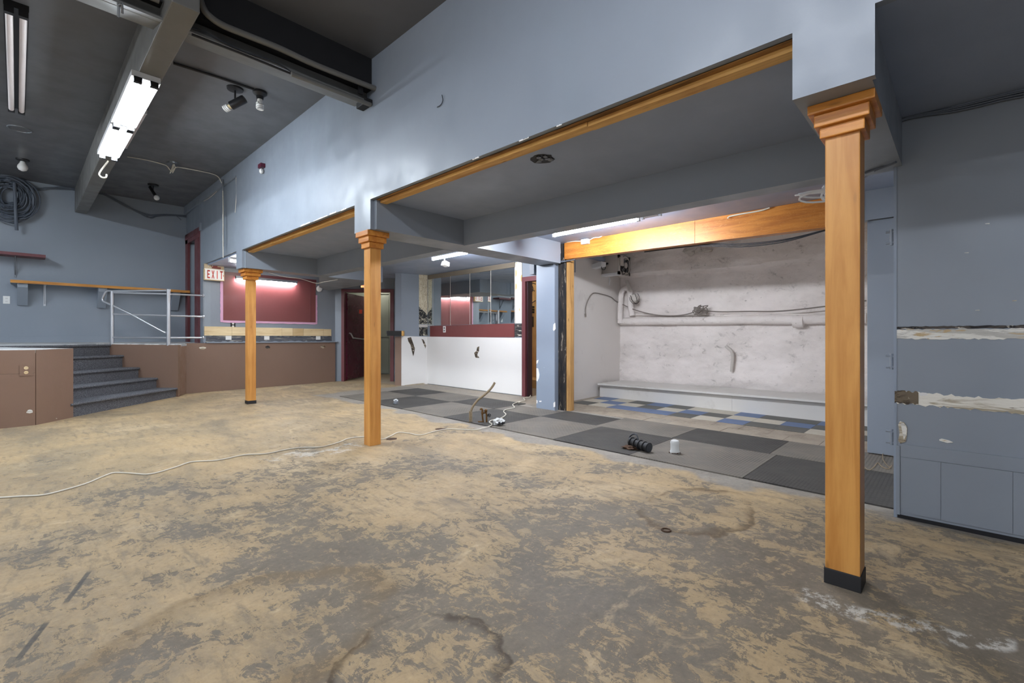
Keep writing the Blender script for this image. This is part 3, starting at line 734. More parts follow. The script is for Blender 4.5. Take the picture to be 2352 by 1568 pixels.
B(Xs - 0.03, yo - 0.10, onX(466, 528, Xs).z, Xs, yo - 0.05, onX(466, 518, Xs).z + 0.06).build('door_closer_plate', 'blue_far', t)

# plum door swung into the corridor
t = bpy.data.objects.new('door_3', None); COL.objects.link(t); t.location = (*dg(dl(845)), 0.12); t['kind'] = 'structure'
zt = zf(664)
for u0, u1 in ((785, 791.5), (897, 905)):
    mb = MB(); dbox(mb, u0, u1, 0.09, zt - 0.001, 9.59, 9.76); mb.build('jamb', 'maroon_trim', t)
mb = MB(); dbox(mb, 785.2, 904.8, zf(670.5), zt, 9.592, 9.76); mb.build('head_jamb', 'maroon_trim', t)
hp = Vector((*dg(dl(794.5), 9.70), 0)); tip = onF(833, 866); ld = Vector((tip.x - hp.x, tip.y - hp.y, 0)).normalized(); ln = Vector((ld.y, -ld.x, 0))
if ln.dot(Vector((-hp.x, -hp.y, 0))) < 0: ln = -ln
LW = 0.86
mb = MB(); q = [hp, hp + ld * LW, hp + ld * LW - ln * 0.042, hp - ln * 0.042]
mb.hexa([(p.x, p.y, 0.15) for p in q] + [(p.x, p.y, zf(672)) for p in q]); lf = mb.build('door_leaf', 'purple', t)
def onL(u, v, off=0.0): p = hp + ln * off; return onP(u, v, (p.x, p.y), (ln.x, ln.y))
pb_ = onL(803, 766, 0.0); MB().tube([onL(803, 765, 0.012), onL(806, 766, 0.05), onL(811, 776, 0.06)], 0.016, 8).tube([onL(811, 776, 0.06), onL(833, 778.5, 0.06), onL(860, 781, 0.06), onL(862, 781, 0.0)], 0.014, 8).build('push_bar', 'chrome', lf)
MB().prism([onL(825, 711, 0.002), onL(832, 711, 0.002), onL(832, 720, 0.002), onL(825, 720, 0.002)], ln * -0.003).build('sticker', 'sticker', lf)
# sage door at the end of the corridor
t = bpy.data.objects.new('door_4', None); COL.objects.link(t); t.location = (*dg(dl(888, 11.15), 11.15), 0.14); t['kind'] = 'structure'
def cb(u0, u1, v0, v1, f0=11.15, f1=11.2):
    m_ = MB(); return dbox_f(m_, u0, u1, v0, v1, f0, f1)
def dbox_f(mb, u0, u1, v0, v1, f0, f1):
    a, b = dg((u0 - CX) / F * f0, f0), dg((u1 - CX) / F * f0, f0); c, d = dg((u1 - CX) / F * f0, f1), dg((u0 - CX) / F * f0, f1); z0 = zf(v1, f0); z1 = zf(v0, f0)
    return mb.hexa([(*a, z0), (*b, z0), (*c, z0), (*d, z0), (*a, z1), (*b, z1), (*c, z1), (*d, z1)])
cb(850, 893, 678, 774).build('door_leaf', 'green', t); cb(850, 893, 776, 857).build('door_leaf', 'green', t)
cb(893.5, 896, 672, 862).build('jamb', 'green', t); cb(840, 897, 668, 675).build('head_jamb', 'green', t)
cb(887, 888.5, 760, 766, 11.1, 11.15).build('handle', 'grey_metal', t)

# doorway to the back room beside the mirrors
t = bpy.data.objects.new('door_5', None); COL.objects.link(t); t.location = (XB, 4.6, 0.09); t['kind'] = 'structure'
B(XB - 0.02, 4.93, 0.07, XB + 0.10, 5.0, 1.955).build('jamb', 'maroon_trim', t)
B(XB + 0.02, 4.905, 0.07, XB + 0.12, 4.932, 1.90).build('jamb', 'plum_dark', t)
B(XB - 0.022, 4.20, 1.885, XB + 0.1, 5.001, 1.957).build('head_jamb', 'maroon_trim', t)
wr2 = struct('wall_back_room', MB().box(6.9, 4.3, 0, 7.0, 6.6, 2.3).box(5.6, 6.5, 0, 7.0, 6.6, 2.3), 'ply')
def bx6(u0, u1, v0, v1, d=0.06):
    a = onX(u0, v1, 6.9); b = onX(u1, v0, 6.9); return B(6.9 - d, a.y, a.z, 6.898, b.y, b.z, bev=0.004)
tag(bx6(1212, 1226, 727, 751, 0.08).build('meter_box', 'dark_metal', base=True), 'black electrical box on the tan back room wall', 'electrical box')
t = thing('breaker', 'cluster of black switch blocks above the electrical box', 'electrical box', onX(1221, 720, 6.88))
for v in (703, 709, 715): bx6(1213, 1228, v, v + 4.5, 0.07).build('switch_block', 'dark_metal', t)
tag(MB().tube(spline([onX(u, v, 6.87) for u, v in ((1213, 668), (1220, 655), (1224, 664), (1218, 678), (1215, 690))], 6), 0.008, 6).tube(spline([onX(u, v, 6.87) for u, v in ((1230, 652), (1222, 650), (1216, 660), (1228, 668))], 6), 0.007, 6).tube(spline([onX(u, v, 6.87) for u, v in ((1213, 702), (1224, 694), (1230, 690))], 6), 0.008, 6).build('wiring', 'cable_dark', base=True),
    'tangle of dark wires high on the tan back room wall', 'wire')
B(6.4, 4.32, fz(6.5, 5) - 0.01, 6.88, 6.3, 0.25).build('curb', 'ply', wr2)

# ================================================================== MAROON BOARD WALL
t = thing('wall_board', 'large maroon wall board with pink foam edges below a lit tube', 'board', onY(618, 738, YB))
a, b = onY(512, 735, YB), onY(724, 737, YB); top = onY(510, 630, YB).z
B(a.x, YB - 0.022, a.z, b.x - 0.11, YB - 0.001, top).build('board', 'maroon', t)
B(b.x - 0.104, YB - 0.022, a.z, b.x, YB - 0.001, top).build('board', 'maroon', t)
B(b.x - 0.111, YB - 0.026, a.z + 0.01, b.x - 0.102, YB - 0.002, top).build('batten', 'maroon_trim', t)
B(a.x - 0.04, YB - 0.03, top - 0.001, b.x + 0.01, YB - 0.001, top + 0.05).build('top_rail', 'maroon_trim', t)
rnd = random.Random(3)
def foam(p0, p1, w, vert):
    n = 24; pts = []; back = []
    for i in range(n + 1):
        s = i / n; j = rnd.uniform(0, 0.008)
        if vert: pts.append((p0[0] - w - j if w > 0 else p0[0] - w + j, YB - 0.014, p0[1] + (p1[1] - p0[1]) * s)); back.append((p0[0], YB - 0.014, p0[1] + (p1[1] - p0[1]) * s))
        else: pts.append((p0[0] + (p1[0] - p0[0]) * s, YB - 0.014, p0[1] - w - j)); back.append((p0[0] + (p1[0] - p0[0]) * s, YB - 0.014, p0[1]))
    return MB().prism(pts + back[::-1], (0, 0.0135, 0))
foam((a.x, a.z - 0.035), (a.x, top - 0.02), 0.038, True).build('foam_edge', 'pink', t); foam((b.x, a.z - 0.035), (b.x, top - 0.25), -0.03, True).build('foam_edge', 'pink', t); foam((a.x, a.z), (b.x, a.z), 0.035, False).build('foam_edge', 'pink', t)

# band of pale boards
us = (468.5, 531.8, 585, 646.5, 671.6, 696, 742, 760)
for i in range(7):
    p, q = onY(us[i], 760, YB), onY(us[i + 1], 760, YB); z0 = onY(us[i], 771, YB).z + 0.004 * i / 7; z1 = onY(us[i], 751.5 + i * 0.5, YB).z
    B(p.x + 0.0012, YB - 0.02, 1.045, q.x - 0.0012, YB - 0.001, 1.20 - 0.003 * i, bev=0.001).build('plank', 'plank2' if i == 4 else 'plank', wb)
pl = lambda y, z: (y, YB - 0.006, z)
MB().prism([Vector(p) for p in jag(2.20, 4.40, lambda s: 1.036, lambda s: 0.945, 0.012, 60, 4, pl)], (0, 0.005, 0)).build('torn_strip', 'torn_strip', wb)
for u in (525, 613, 731):
    p = onY(u, 777, YB - 0.012); B(p.x - 0.045, YB - 0.014, 0.972, p.x + 0.045, YB - 0.002, 1.042, bev=0.002).build('wall_plate', 'plate', wb)

def outlet(c, nx, up, lab, plate='plate', sock='plate', hole='black', w=0.072, h=0.116, group=None, rot=False):
    # c: centre on the wall, nx: outward normal, up is z
    n = Vector(nx); s = Vector((-n.y, n.x, 0)); c = Vector(c)
    t = thing('outlet', lab, 'outlet', c)
    def pl_(a, b, z0, z1, d0, d1, name, mat, par):
        p = [c + s * a + n * d0, c + s * b + n * d0, c + s * b + n * d1, c + s * a + n * d1]
        return MB().hexa([(q.x, q.y, c.z + z0) for q in p] + [(q.x, q.y, c.z + z1) for q in p]).build(name, mat, par)
    pl_(-w / 2, w / 2, -h / 2, h / 2, 0.0, 0.006, 'plate', plate, t)
    for z in (-0.024, 0.024):
        so = MB().lathe([(0.0175, 0.0), (0.0175, 0.003), (0.015, 0.0045)], c + Vector((0, 0, z)) + n * 0.006, n, 14).build('socket', sock, t)
        for a in (-0.006, 0.006): pl_(a - 0.0016, a + 0.0016, z - 0.004, z + 0.005, 0.0104, 0.0112, 'slot', hole, so)
    return t
outlet(onY(535, 746, YB - 0.001), (0, -1, 0), 0, 'dark outlet plate with white sockets above the pale boards', 'black', 'plate', w=0.075, h=0.12)
outlet(onY(15, 688.5, 10.43), (0, -1, 0), 0, 'white outlet plate at the left edge of the far wall')
outlet(onY(60, 850, 7.322), (0, -1, 0), 0, 'brown outlet plate with cream sockets on the stage front', 'brown', 'plank', w=0.10, h=0.118)
outlet(onX(1021, 756, XB - 0.012), (-1, 0, 0), 0, 'white outlet with dark sockets on the maroon bar strip', 'plate', 'black', 'plate')

# smoke detector
p = onY(731, 663, YB)
t = thing('smoke_detector', 'round white detector on a bracket right of maroon board', 'detector', p)
MB().lathe([(0.06, 0.0), (0.062, 0.02), (0.05, 0.035), (0.02, 0.04)], (p.x, YB - 0.03, p.z), (0.25, -1, -0.1), 18).build('body', 'plate', t, smooth=True)
B(p.x - 0.012, YB - 0.035, p.z, p.x + 0.012, YB, p.z + 0.10).build('bracket', 'blue', t)

# ------------------------------------------------------------------ exit signs
GL = {'E': [(0, 0, .22, 1), (0, 0, .72, .17), (0, .41, .62, .58), (0, .83, .72, 1)], 'I': [(.24, 0, .46, 1)], 'T': [(.25, 0, .47, 1), (0, .83, .72, 1)]}
def letters(word, x0, z0, w, h, plane, vec, mat, parent):
    # plane(a, z) -> 3-D point on the sign's face; vec: thickness
    for i, ch in enumerate(word):
        ox = x0 + i * w * 1.12; mb = MB()
        if ch == 'X':
            mb.prism([plane(ox, z0), plane(ox + .2 * w, z0), plane(ox + .76 * w, z0 + h), plane(ox + .56 * w, z0 + h)], vec)
            mb.prism([plane(ox + .56 * w, z0), plane(ox + .76 * w, z0), plane(ox + .2 * w, z0 + h), plane(ox, z0 + h)], Vector(vec) * 1.02)
        else:
            for a, b, c, d in GL[ch]: mb.prism([plane(ox + a * w, z0 + b * h), plane(ox + c * w, z0 + b * h), plane(ox + c * w, z0 + d * h), plane(ox + a * w, z0 + d * h)], vec)
        mb.build('letter', mat, parent)
YE = 9.12
a, b = onY(469.5, 642, YE), onY(515.5, 609, YE)
t = thing('exit_sign', 'battered cream EXIT sign with red letters and broken top', 'sign', ((a.x + b.x) / 2, YE, a.z))
H = b.z - a.z; W = b.x - a.x
B(a.x, YE, a.z, b.x, YE + 0.07, a.z + H * 0.68, bev=0.004).build('housing', 'plank', t)
B(a.x + 0.004, YE + 0.012, a.z + H * 0.66, b.x - 0.004, YE + 0.06, a.z + H).build('open_box', 'tan_plaster', t)
B(a.x, YE, a.z + H * 0.665, b.x, YE + 0.01, a.z + H * 0.70).build('lip', 'plate', t)
B(a.x + 0.01, YE - 0.002, a.z + 0.012, b.x - 0.01, YE, a.z + H * 0.655).build('face', 'plate', t)
letters('EXIT', a.x + 0.04, a.z + 0.03, 0.056, H * 0.5, lambda x, z: (x, YE - 0.004, z), (0, 0.004, 0), 'red_letter', t)
MB().prism([(b.x - 0.022, YE - 0.0035, a.z + H * .33), (b.x - 0.012, YE - 0.0035, a.z + H * .26), (b.x - 0.012, YE - 0.0035, a.z + H * .4)], (0, 0.003, 0)).build('arrow', 'red_letter', t)
MB().box(a.x + 0.11, YE - 0.002, a.z + H * 0.74, a.x + 0.24, YE + 0.02, a.z + H * 0.84).box(a.x + 0.1, YE - 0.004, a.z + H * 0.84, a.x + 0.19, YE + 0.02, a.z + H * 0.94).build('torn_film', 'red_dark', t)
MB().tube(spline([(a.x + .05, YE - .004, a.z + H * .8), (a.x + .08, YE - .01, a.z + H * .95), (a.x + .12, YE - .006, a.z + H * .86), (a.x + .07, YE - .004, a.z + H * .75)], 5), 0.004, 6).build('loose_wire', 'cable_white', t)

f_ = 9.6
def sg(u, v): return Vector((*dg(dl(u, f_), f_), zf(v, f_)))
a, b = sg(828, 663), sg(868, 645); sx = Vector((RT[0], RT[1], 0)); fwv = Vector((FW[0], FW[1], 0))
t = thing('exit_sign', 'orange lit EXIT sign half hidden by the middle column', 'sign', (a + b) / 2)
L = (b - a); wS = Vector((L.x, L.y, 0)).length; hS = L.z
def spx(x, z, d=0.0): return Vector((a.x, a.y, a.z)) + sx * x + Vector((0, 0, z)) - fwv * d
MB().prism([spx(0, 0), spx(wS, 0), spx(wS, hS), spx(0, hS)], -fwv * 0.04).build('housing', 'grey_metal', t)
MB().prism([spx(.02, .02, .04), spx(wS - .02, .02, .04), spx(wS - .02, hS - .02, .04), spx(.02, hS - .02, .04)], -fwv * 0.004).build('face', 'orange_sign', t)
letters('EXIT', 0.03, 0.03, (wS - 0.06) / 4.2, hS - 0.06, lambda x, z: spx(x, z, 0.0445), -fwv * 0.004, 'orange_letter', t)

# ================================================================== BAR WALL
strip = thing('backsplash', 'maroon board strip along the bar wall under the mirrors', 'board', (XB, 6.2, 1.02))
B(XB - 0.012, 5.17, 1.018, XB - 0.001, 7.40, 1.236).build('board', 'maroon', strip)
MB().prism([Vector(p) for p in jag(5.005, 5.165, lambda s: 1.225, lambda s: 1.02, 0.006, 8, 6, lambda y, z: (XB - 0.004, y, z))], (0.003, 0, 0)).build('torn_end', 'torn_black', strip)
mir = thing('mirror', 'tarnished mirror of five panes on the bar wall', 'mirror', (XB, 6.2, 1.25))
mu = [onX(u, 680, XB).y for u in (996, 1036, 1081, 1129, 1184)]; my = [7.47] + mu
lean = math.radians(-1.6)
for a, b in zip(my, my[1:]):
    cy = (a + b) / 2; k = math.tan(lean); z0, z1 = 1.242, 2.135
    MB().hexa([(XB - 0.006 + k * (b - cy), b + 0.004, z0), (XB - 0.001, b + 0.004, z0), (XB - 0.001, a - 0.004, z0), (XB - 0.006 + k * (a - cy), a - 0.004, z0),
               (XB - 0.006 + k * (b - cy), b + 0.004, z1), (XB - 0.001, b + 0.004, z1), (XB - 0.001, a - 0.004, z1), (XB - 0.006 + k * (a - cy), a - 0.004, z1)]).build('pane', 'mirror', mir)
for y in mu: B(XB - 0.012, y - 0.011, 1.238, XB - 0.001, y + 0.011, 2.2, bev=0.002).build('joint_strip', 'fan_grey', mir)
B(XB - 0.02, mu[-1], 2.135, XB - 0.001, 7.46, 2.215).build('reflection_band', 'reflection_tone', mir)  # brown band painted in for the ceiling's reflection along the mirror's top
tag(B(XB - 0.014, 5.005, 1.235, XB - 0.001, 5.14, 2.21, bev=0.001).build('glue_board', 'glue', base=True), 'narrow white board with tan glue spots right of mirrors', 'board')
# stripped corner panel at the bar's left end
t = thing('pointed_board', 'cream and black pointed panel left of the mirrors', 'board', bw(973, 772, 0.002))
def bp(name, pts, mat, off=0.006): MB().prism([bw(u, v, off) for u, v in pts], -nB * (off - 0.001)).build(name, mat, t)
bp('board', [(962.5, 622), (983.5, 625), (983.5, 724), (962.5, 703.5)], 'banner'); bp('board', [(962.5, 704), (983.5, 724.6), (983.5, 744), (962.5, 744)], 'swirl')
bp('rail', [(962.5, 745), (983.2, 745), (983.2, 751), (962.5, 751)], 'fan_grey', 0.012); bp('board', [(963, 751.5), (983.2, 751.5), (983.2, 771), (963, 771)], 'swirl')
# stub of the removed counter
p0, p1 = Vector((*dg(dl(889, 8.75), 8.75), 0)), Vector((*dg(dl(926, 8.75), 8.75), 0)); zc0, zc1 = zf(771, 8.75), zf(759.5, 8.75); e = (p1 - p0)
t = thing('counter_stub', 'sawn off black counter end on the brown bar end', 'counter', (*((p0 + p1) / 2)[:2], zc0))
q = [p0, p0 + e * 0.9, p0 + e * 0.9 + fwv * 0.1, p0 + fwv * 0.1]; MB().hexa([(x.x, x.y, zc0) for x in q] + [(x.x, x.y, zc1) for x in q]).build('top', 'black', t)
q = [p0 + e * 0.9, p1, p1 + fwv * 0.1, p0 + e * 0.9 + fwv * 0.1]; MB().hexa([(x.x, x.y, zc0) for x in q] + [(x.x, x.y, zc1) for x in q]).build('sawn_edge', 'stud', t)

# ================================================================== FLOOR COVERINGS
XR1 = (3.485, 4.31, 4.93)
rows = {0: [(0.28, 1.10), (1.10, 1.98), (1.98, 2.785), (2.785, 3.64), (3.64, 4.45), (4.45, 5.31), (5.31, 6.2), (6.2, 7.05)],
        1: [(0.30, 1.155), (1.155, 2.0), (2.0, 2.855), (2.855, 3.645), (3.645, 4.43), (4.43, 5.31), (5.31, 6.2), (6.2, 7.02)]}
labs = {(0, 0): 'dark rubber mat behind the big near column', (0, 1): 'light rubber mat under the white pipe cap', (0, 2): 'dark rubber mat with the black pipe stub at its edge',
        (0, 3): 'light rubber mat beside the plastic wrapped bundle', (0, 4): 'dark rubber mat with the brass valves and hose', (0, 5): 'light rubber mat just left of the standing hose',
        (0, 6): 'dark rubber mat under the small grey pipe plug', (0, 7): 'light rubber mat farthest left on the apron, front row',
        (1, 0): 'light rubber mat cut off by the near column, back row', (1, 1): 'dark rubber mat behind the white pipe cap', (1, 2): 'light rubber mat between two dark ones near the blue tiles',
        (1, 3): 'dark rubber mat before the black pier edge', (1, 4): 'light rubber mat at the foot of the blue pier', (1, 5): 'dark rubber mat in front of the white bar wall',
        (1, 6): 'light rubber mat by the bar wall corner', (1, 7): 'dark rubber mat in the corner of the white bar walls'}
for r, lst in rows.items():
    for k, (a, b) in enumerate(lst):
        x0, x1 = XR1[r] + 0.002, XR1[r + 1] - 0.002; a += 0.002; b -= 0.002
        if r == 1 and k in (4,): x1 = 4.745
        if r == 1 and k == 3: x1 = 4.83
        j = 0.004 * math.sin(k * 5 + r)
        q = [(x0 + j, a), (x1, a), (x1, b), (x0 + j, b)]
        mb = MB().hexa([(x, y, fz(x, y) + 0.0005) for x, y in q] + [(x, y, fz(x, y) + 0.009) for x, y in q])
        dark = (k % 2 == 0) if r == 0 else (k % 2 == 1)
        tag(mb.build('rubber_mat', 'mat_dark' if dark else 'mat_light', base=True), labs[(r, k)], 'mat', 'checkered rubber mats on the bar floor')
def tile(x0, x1, y0, y1, mat, h=0.004):
    g = 0.0012; q = [(x0 + g, y0 + g), (x1 - g, y0 + g), (x1 - g, y1 - g), (x0 + g, y1 - g)]
    MB().hexa([(x, y, fz(x, y) - 0.001) for x, y in q] + [(x, y, fz(x, y) + h) for x, y in q]).build('floor_tile', mat, floor)
tx = (5.455, 5.735, 6.01, 6.30); P = 0.2885
pat = {0: 'DGBBBDGBDDGDB', 1: 'GBGDGBDGGBDGD', 2: 'BGDBDGGBDDBDG'}
for r in range(3):
    for k, ch in enumerate(pat[r]):
        tile(tx[r], tx[r + 1], 4.03 - P * (k + 1), 4.03 - P * k, {'B': 'tile_blue', 'G': 'tile_beige', 'D': 'tile_dark'}[ch])
rnd = random.Random(11)
for x0, x1 in ((4.945, 5.20), (5.20, 5.45)):
    for k in range(13):
        if rnd.random() < 0.12 and x0 < 5: continue
        tile(x0, x1, 4.0 - P * (k + 1) + (0.1 if x0 < 5 else 0), 4.0 - P * k + (0.1 if x0 < 5 else 0), 'tile_raw', 0.002 + 0.0015 * rnd.random())

# ================================================================== ALCOVE FURNITURE
t = thing('bench', 'long low whitewashed bench along the alcove back wall', 'bench', (6.65, 2.2, fz(6.65, 2.2)))
yj = onX(1622, 905, 6.25).y; yk = onX(1681, 940, 6.3).y
for a, b in ((0.35, yj - 0.001), (yj + 0.001, 4.11)): B(6.245, a, 0.272, 6.985, b, 0.298, bev=0.003).build('seat_board', 'bench', t)
for a, b in ((0.35, yk - 0.001), (yk + 0.001, 4.105)): B(6.302, a, fz(6.3, a) - 0.01, 6.33, b, 0.272).build('front_board', 'bench', t)

tag(MB().tube([onX(1425, 738, 6.99)] + [onX(u, v, 6.985) for u, v in ((1500, 737), (1600, 736), (1700, 734), (1800, 734))] + [onX(1990, 731, 6.985)], 0.062, 14).build('waste_pipe', 'plaster', smooth=True, base=True), 'thick whitewashed pipe running along the alcove back wall', 'pipe')
tag(MB().tube([onX(1822, 738, 6.985), onX(1846, 737.5, 6.985)], 0.082, 16).build('pipe_collar', 'plaster', smooth=True, base=True), 'collar on the thick whitewashed pipe near the big column', 'pipe')
tag(MB().tube([onX(u, v, 7.0) for u, v in ((1460, 722), (1600, 722.5), (1760, 724), (1985, 722))], 0.02, 8).build('thin_pipe', 'plaster', smooth=True, base=True), 'thin whitewashed pipe just above the thick one', 'pipe')
tag(MB().tube(spline([onX(u, v, 6.97) for u, v in ((1667, 794), (1672, 799), (1680, 806), (1683, 818), (1682, 835), (1680, 853))], 5), 0.022, 10).build('stub_pipe', 'fan_grey', smooth=True, base=True), 'short upright grey pipe stub low on the rough alcove wall', 'pipe')
tag(MB().tube(spline([onX(u, v, 6.93) for u, v in ((1424, 742), (1425, 700), (1428, 672), (1436, 662), (1446, 668), (1448, 700), (1452, 725))], 6), 0.045, 12).build('corner_pipe', 'plaster', smooth=True, base=True), 'whitewashed bent pipe in the alcove corner under the fan', 'pipe')
t = thing('cage_lamp', 'whitewashed wall lamp with wire cage below the fan', 'lamp', onX(1452, 680, 6.88))
MB().tube([onX(1440, 645, 6.9), onX(1448, 668, 6.85)], 0.028, 10).build('stem', 'fan_grey', t, smooth=True)
ce = onX(1455, 678, 6.8)
MB().lathe([(0.05, 0), (0.062, 0.04), (0.05, 0.1), (0.015, 0.125)], ce, (0.0, -0.4, -1), 12).build('bulb', 'fan_grey', t, smooth=True)
mb = MB()
for k in range(6):
    an = k * math.pi / 3; ax = Vector((0, -0.37, -0.93)); u_ = ax.orthogonal().normalized(); w_ = ax.cross(u_)
    dq = u_ * math.cos(an) + w_ * math.sin(an); mb.tube([ce + dq * 0.07, ce + dq * 0.078 + ax * 0.06, ce + dq * 0.05 + ax * 0.13, ce + ax * 0.15], 0.004, 5)
mb.build('cage', 'dark_metal', t)
# fan heater hung in the corner
xf = 6.45
a0 = onX(1383, 629, xf); a1 = onX(1418.5, 587, xf)
t = thing('fan_heater', 'dusty box fan heater hung under the alcove ceiling', 'heater', (6.65, (a0.y + a1.y) / 2, a0.z))
fx = 6.80
B(xf, a1.y + 0.002, a0.z, fx, a0.y, 2.30, bev=0.006).build('body', 'fan_grey', t)
mb = MB().box(xf, a1.y - 0.02, a0.z - 0.03, xf + 0.05, a1.y, 2.30).box(fx - 0.04, a1.y - 0.02, a0.z - 0.03, fx, a1.y, 2.30).box(xf, a1.y - 0.02, a0.z - 0.03, fx, a1.y, a0.z + 0.02).box(xf, a1.y - 0.02, 2.25, fx, a1.y, 2.30)
mb.build('front_frame', 'fan_grey', t)
fc = Vector(((xf + fx) / 2 + 0.03, a1.y - 0.012, (a0.z + 2.28) / 2))
MB().lathe([(0.145, 0), (0.145, 0.006)], fc + Vector((0, 0.012, 0)), (0, -1, 0), 24).build('fan_opening', 'black', t)
mb = MB()
for r in (0.15, 0.11, 0.07): mb.tube([fc + Vector((math.cos(k * math.pi / 12) * r, -0.012, math.sin(k * math.pi / 12) * r)) for k in range(24)], 0.003, 5, closed=True)
mb.build('guard', 'dark_metal', t)
for k in range(5):
    an = k * 2 * math.pi / 5; d1 = Vector((math.cos(an), 0, math.sin(an))); d2 = Vector((math.cos(an + 0.8), 0, math.sin(an + 0.8)))
    MB().prism([fc + d1 * 0.03, fc + d1 * 0.13, fc + d2 * 0.12 + Vector((0, 0.006, 0)), fc + d2 * 0.03 + Vector((0, 0.006, 0))], (0, -0.002, 0)).build('blade', 'grey_metal', t)
MB().lathe([(0.045, 0), (0.045, 0.02), (0.03, 0.03)], fc + Vector((0, -0.0, 0)), (0, -1, 0), 16).build('hub', 'fan_grey', t, smooth=True)
B(xf - 0.015, a1.y + 0.0, a0.z - 0.035, xf + 0.12, a0.y + 0.01, a0.z - 0.002).build('drip_tray', 'whitemetal', t)
B(xf + 0.02, a1.y - 0.045, 2.13, xf + 0.11, a1.y - 0.0205, 2.27, bev=0.003).build('control_box', 'fan_grey', t)
MB().tube(spline([onX(1399, 637, xf), onX(1401, 643, xf), onX(1399, 649, xf), onX(1399, 655, xf)], 4), 0.006, 6).build('pull_chain', 'chrome', t)
MB().tube(spline([(xf + 0.05, a1.y - 0.03, 2.14), (xf + 0.08, a1.y - 0.04, 2.0), (xf + 0.2, a1.y - 0.03, a0.z + 0.02)], 5), 0.006, 6).build('cord', 'cable_dark', t)
t = thing('clamp_lamp', 'small white lamp on a dark arm left of the fan', 'lamp', onX(1375, 615, 6.2))
p = onX(1354, 616, 6.15); q = onX(1381, 600, 6.15)
MB().hexa([(6.15, p.y, p.z - 0.01), (6.15, q.y, p.z + 0.015), (6.28, q.y, p.z + 0.015), (6.28, p.y, p.z - 0.01), (6.15, p.y, p.z + 0.05), (6.15, q.y, q.z), (6.28, q.y, q.z), (6.28, p.y, p.z + 0.05)]).build('lamp_head', 'whitemetal', t)
MB().tube([onX(1374, 612, 6.3), onX(1386, 607, 6.35), onX(1396, 605, 6.42)], 0.016, 8).build('arm', 'dark_metal', t)
MB().tube(spline([onX(1380, 610, 6.2), onX(1384, 619, 6.2), onX(1390, 617, 6.25), onX(1391, 607, 6.3)], 5), 0.005, 6).build('cord', 'cable_dark', t)
# cables in the alcove
yl = lambda u, v: onP(u, v, (4.95, 4.09), (0.04, -1))
t = thing('wall_cable', 'grey cable sagging along the alcove wall from a hook shape', 'cable', onX(1520, 722, 6.9))
pts = [yl(1345, 722), yl(1345, 707), yl(1351, 688), yl(1363, 673), yl(1385, 676), yl(1403, 682), yl(1413, 690), onX(1432, 700, 6.93), onX(1460, 712, 6.91), onX(1500, 722, 6.91), onX(1540, 725, 6.91), onX(1575, 722, 6.91), onX(1597, 715, 6.9)]
MB().tube(spline(pts, 5), 0.008, 6).build('cable', 'dusty_cable', t, smooth=True)
MB().tube(spline([onX(u, v, 6.9) for u, v in ((1622, 714), (1660, 716), (1720, 715), (1780, 715), (1840, 710), (1905, 702), (1990, 690))], 5), 0.009, 6).build('cable', 'dusty_cable', t, smooth=True)
MB().tube([yl(1344.5, 720), yl(1345, 727)], 0.014, 8).build('plug', 'dusty_cable', t)
mb = MB(); rnd = random.Random(5); cc = onX(1611, 712, 6.9)
for k in range(9):
    mb.tube(spline([cc + Vector((rnd.uniform(-.04, .02), rnd.uniform(-.1, .1), rnd.uniform(-.07, .07))) for _ in range(5)], 4), 0.007, 5)
mb.build('knot', 'dusty_cable', t)
mb = MB()
for dv in (0, 3, 7): mb.tube(spline([onX(u, v + dv * s, 4.957) for u, v, s in ((1480, 578, 0.1), (1600, 561, .6), (1700, 560, 1), (1800, 550, .8), (1900, 527, .2), (1990, 508, 0))], 5), 0.0045, 6)
tag(mb.build('hanging_cable', 'cable_dark', base=True), 'dark cables drooping just under the orange timber beam', 'cable')
p = onX(1590, 573, 6.9)
tag(MB().blob(p, (0.04, 0.12, 0.06), 3, 0.7).blob(onX(1625, 574, 6.9), (0.03, 0.08, 0.03), 8, 0.6).build('plaster_lump', 'fan_grey', smooth=True, base=True), 'grey broken pipe lumps high on the alcove wall', 'debris')
# junction box on the timber beam and paint runs of its cable
t = thing('junction_box', 'small grey junction box with white cables on timber beam', 'junction box', onX(1341, 553, 4.82))
p, q = onX(1334, 561, 4.79), onX(1349, 549, 4.79); B(4.79, q.y, p.z, 4.846, p.y, q.z + 0.01, bev=0.004).build('box', 'whitemetal', t)
MB().tube(spline([onX(u, v, 4.83) for u, v in ((1302, 556), (1318, 554), (1334, 554))], 4), 0.006, 6).tube(spline([onX(u, v, 4.83) for u, v in ((1349, 554), (1364, 546), (1376, 545), (1386, 540))], 4), 0.006, 6).build('cable', 'cable_white', t)
tag(MB().tube(spline([onX(u, v, 4.83) for u, v in ((1672, 502), (1676, 497), (1705, 491), (1745, 484), (1768, 477))], 4), 0.007, 6).build('beam_cable', 'cable_white', base=True), 'white cable end tacked to the top of the timber beam', 'cable')

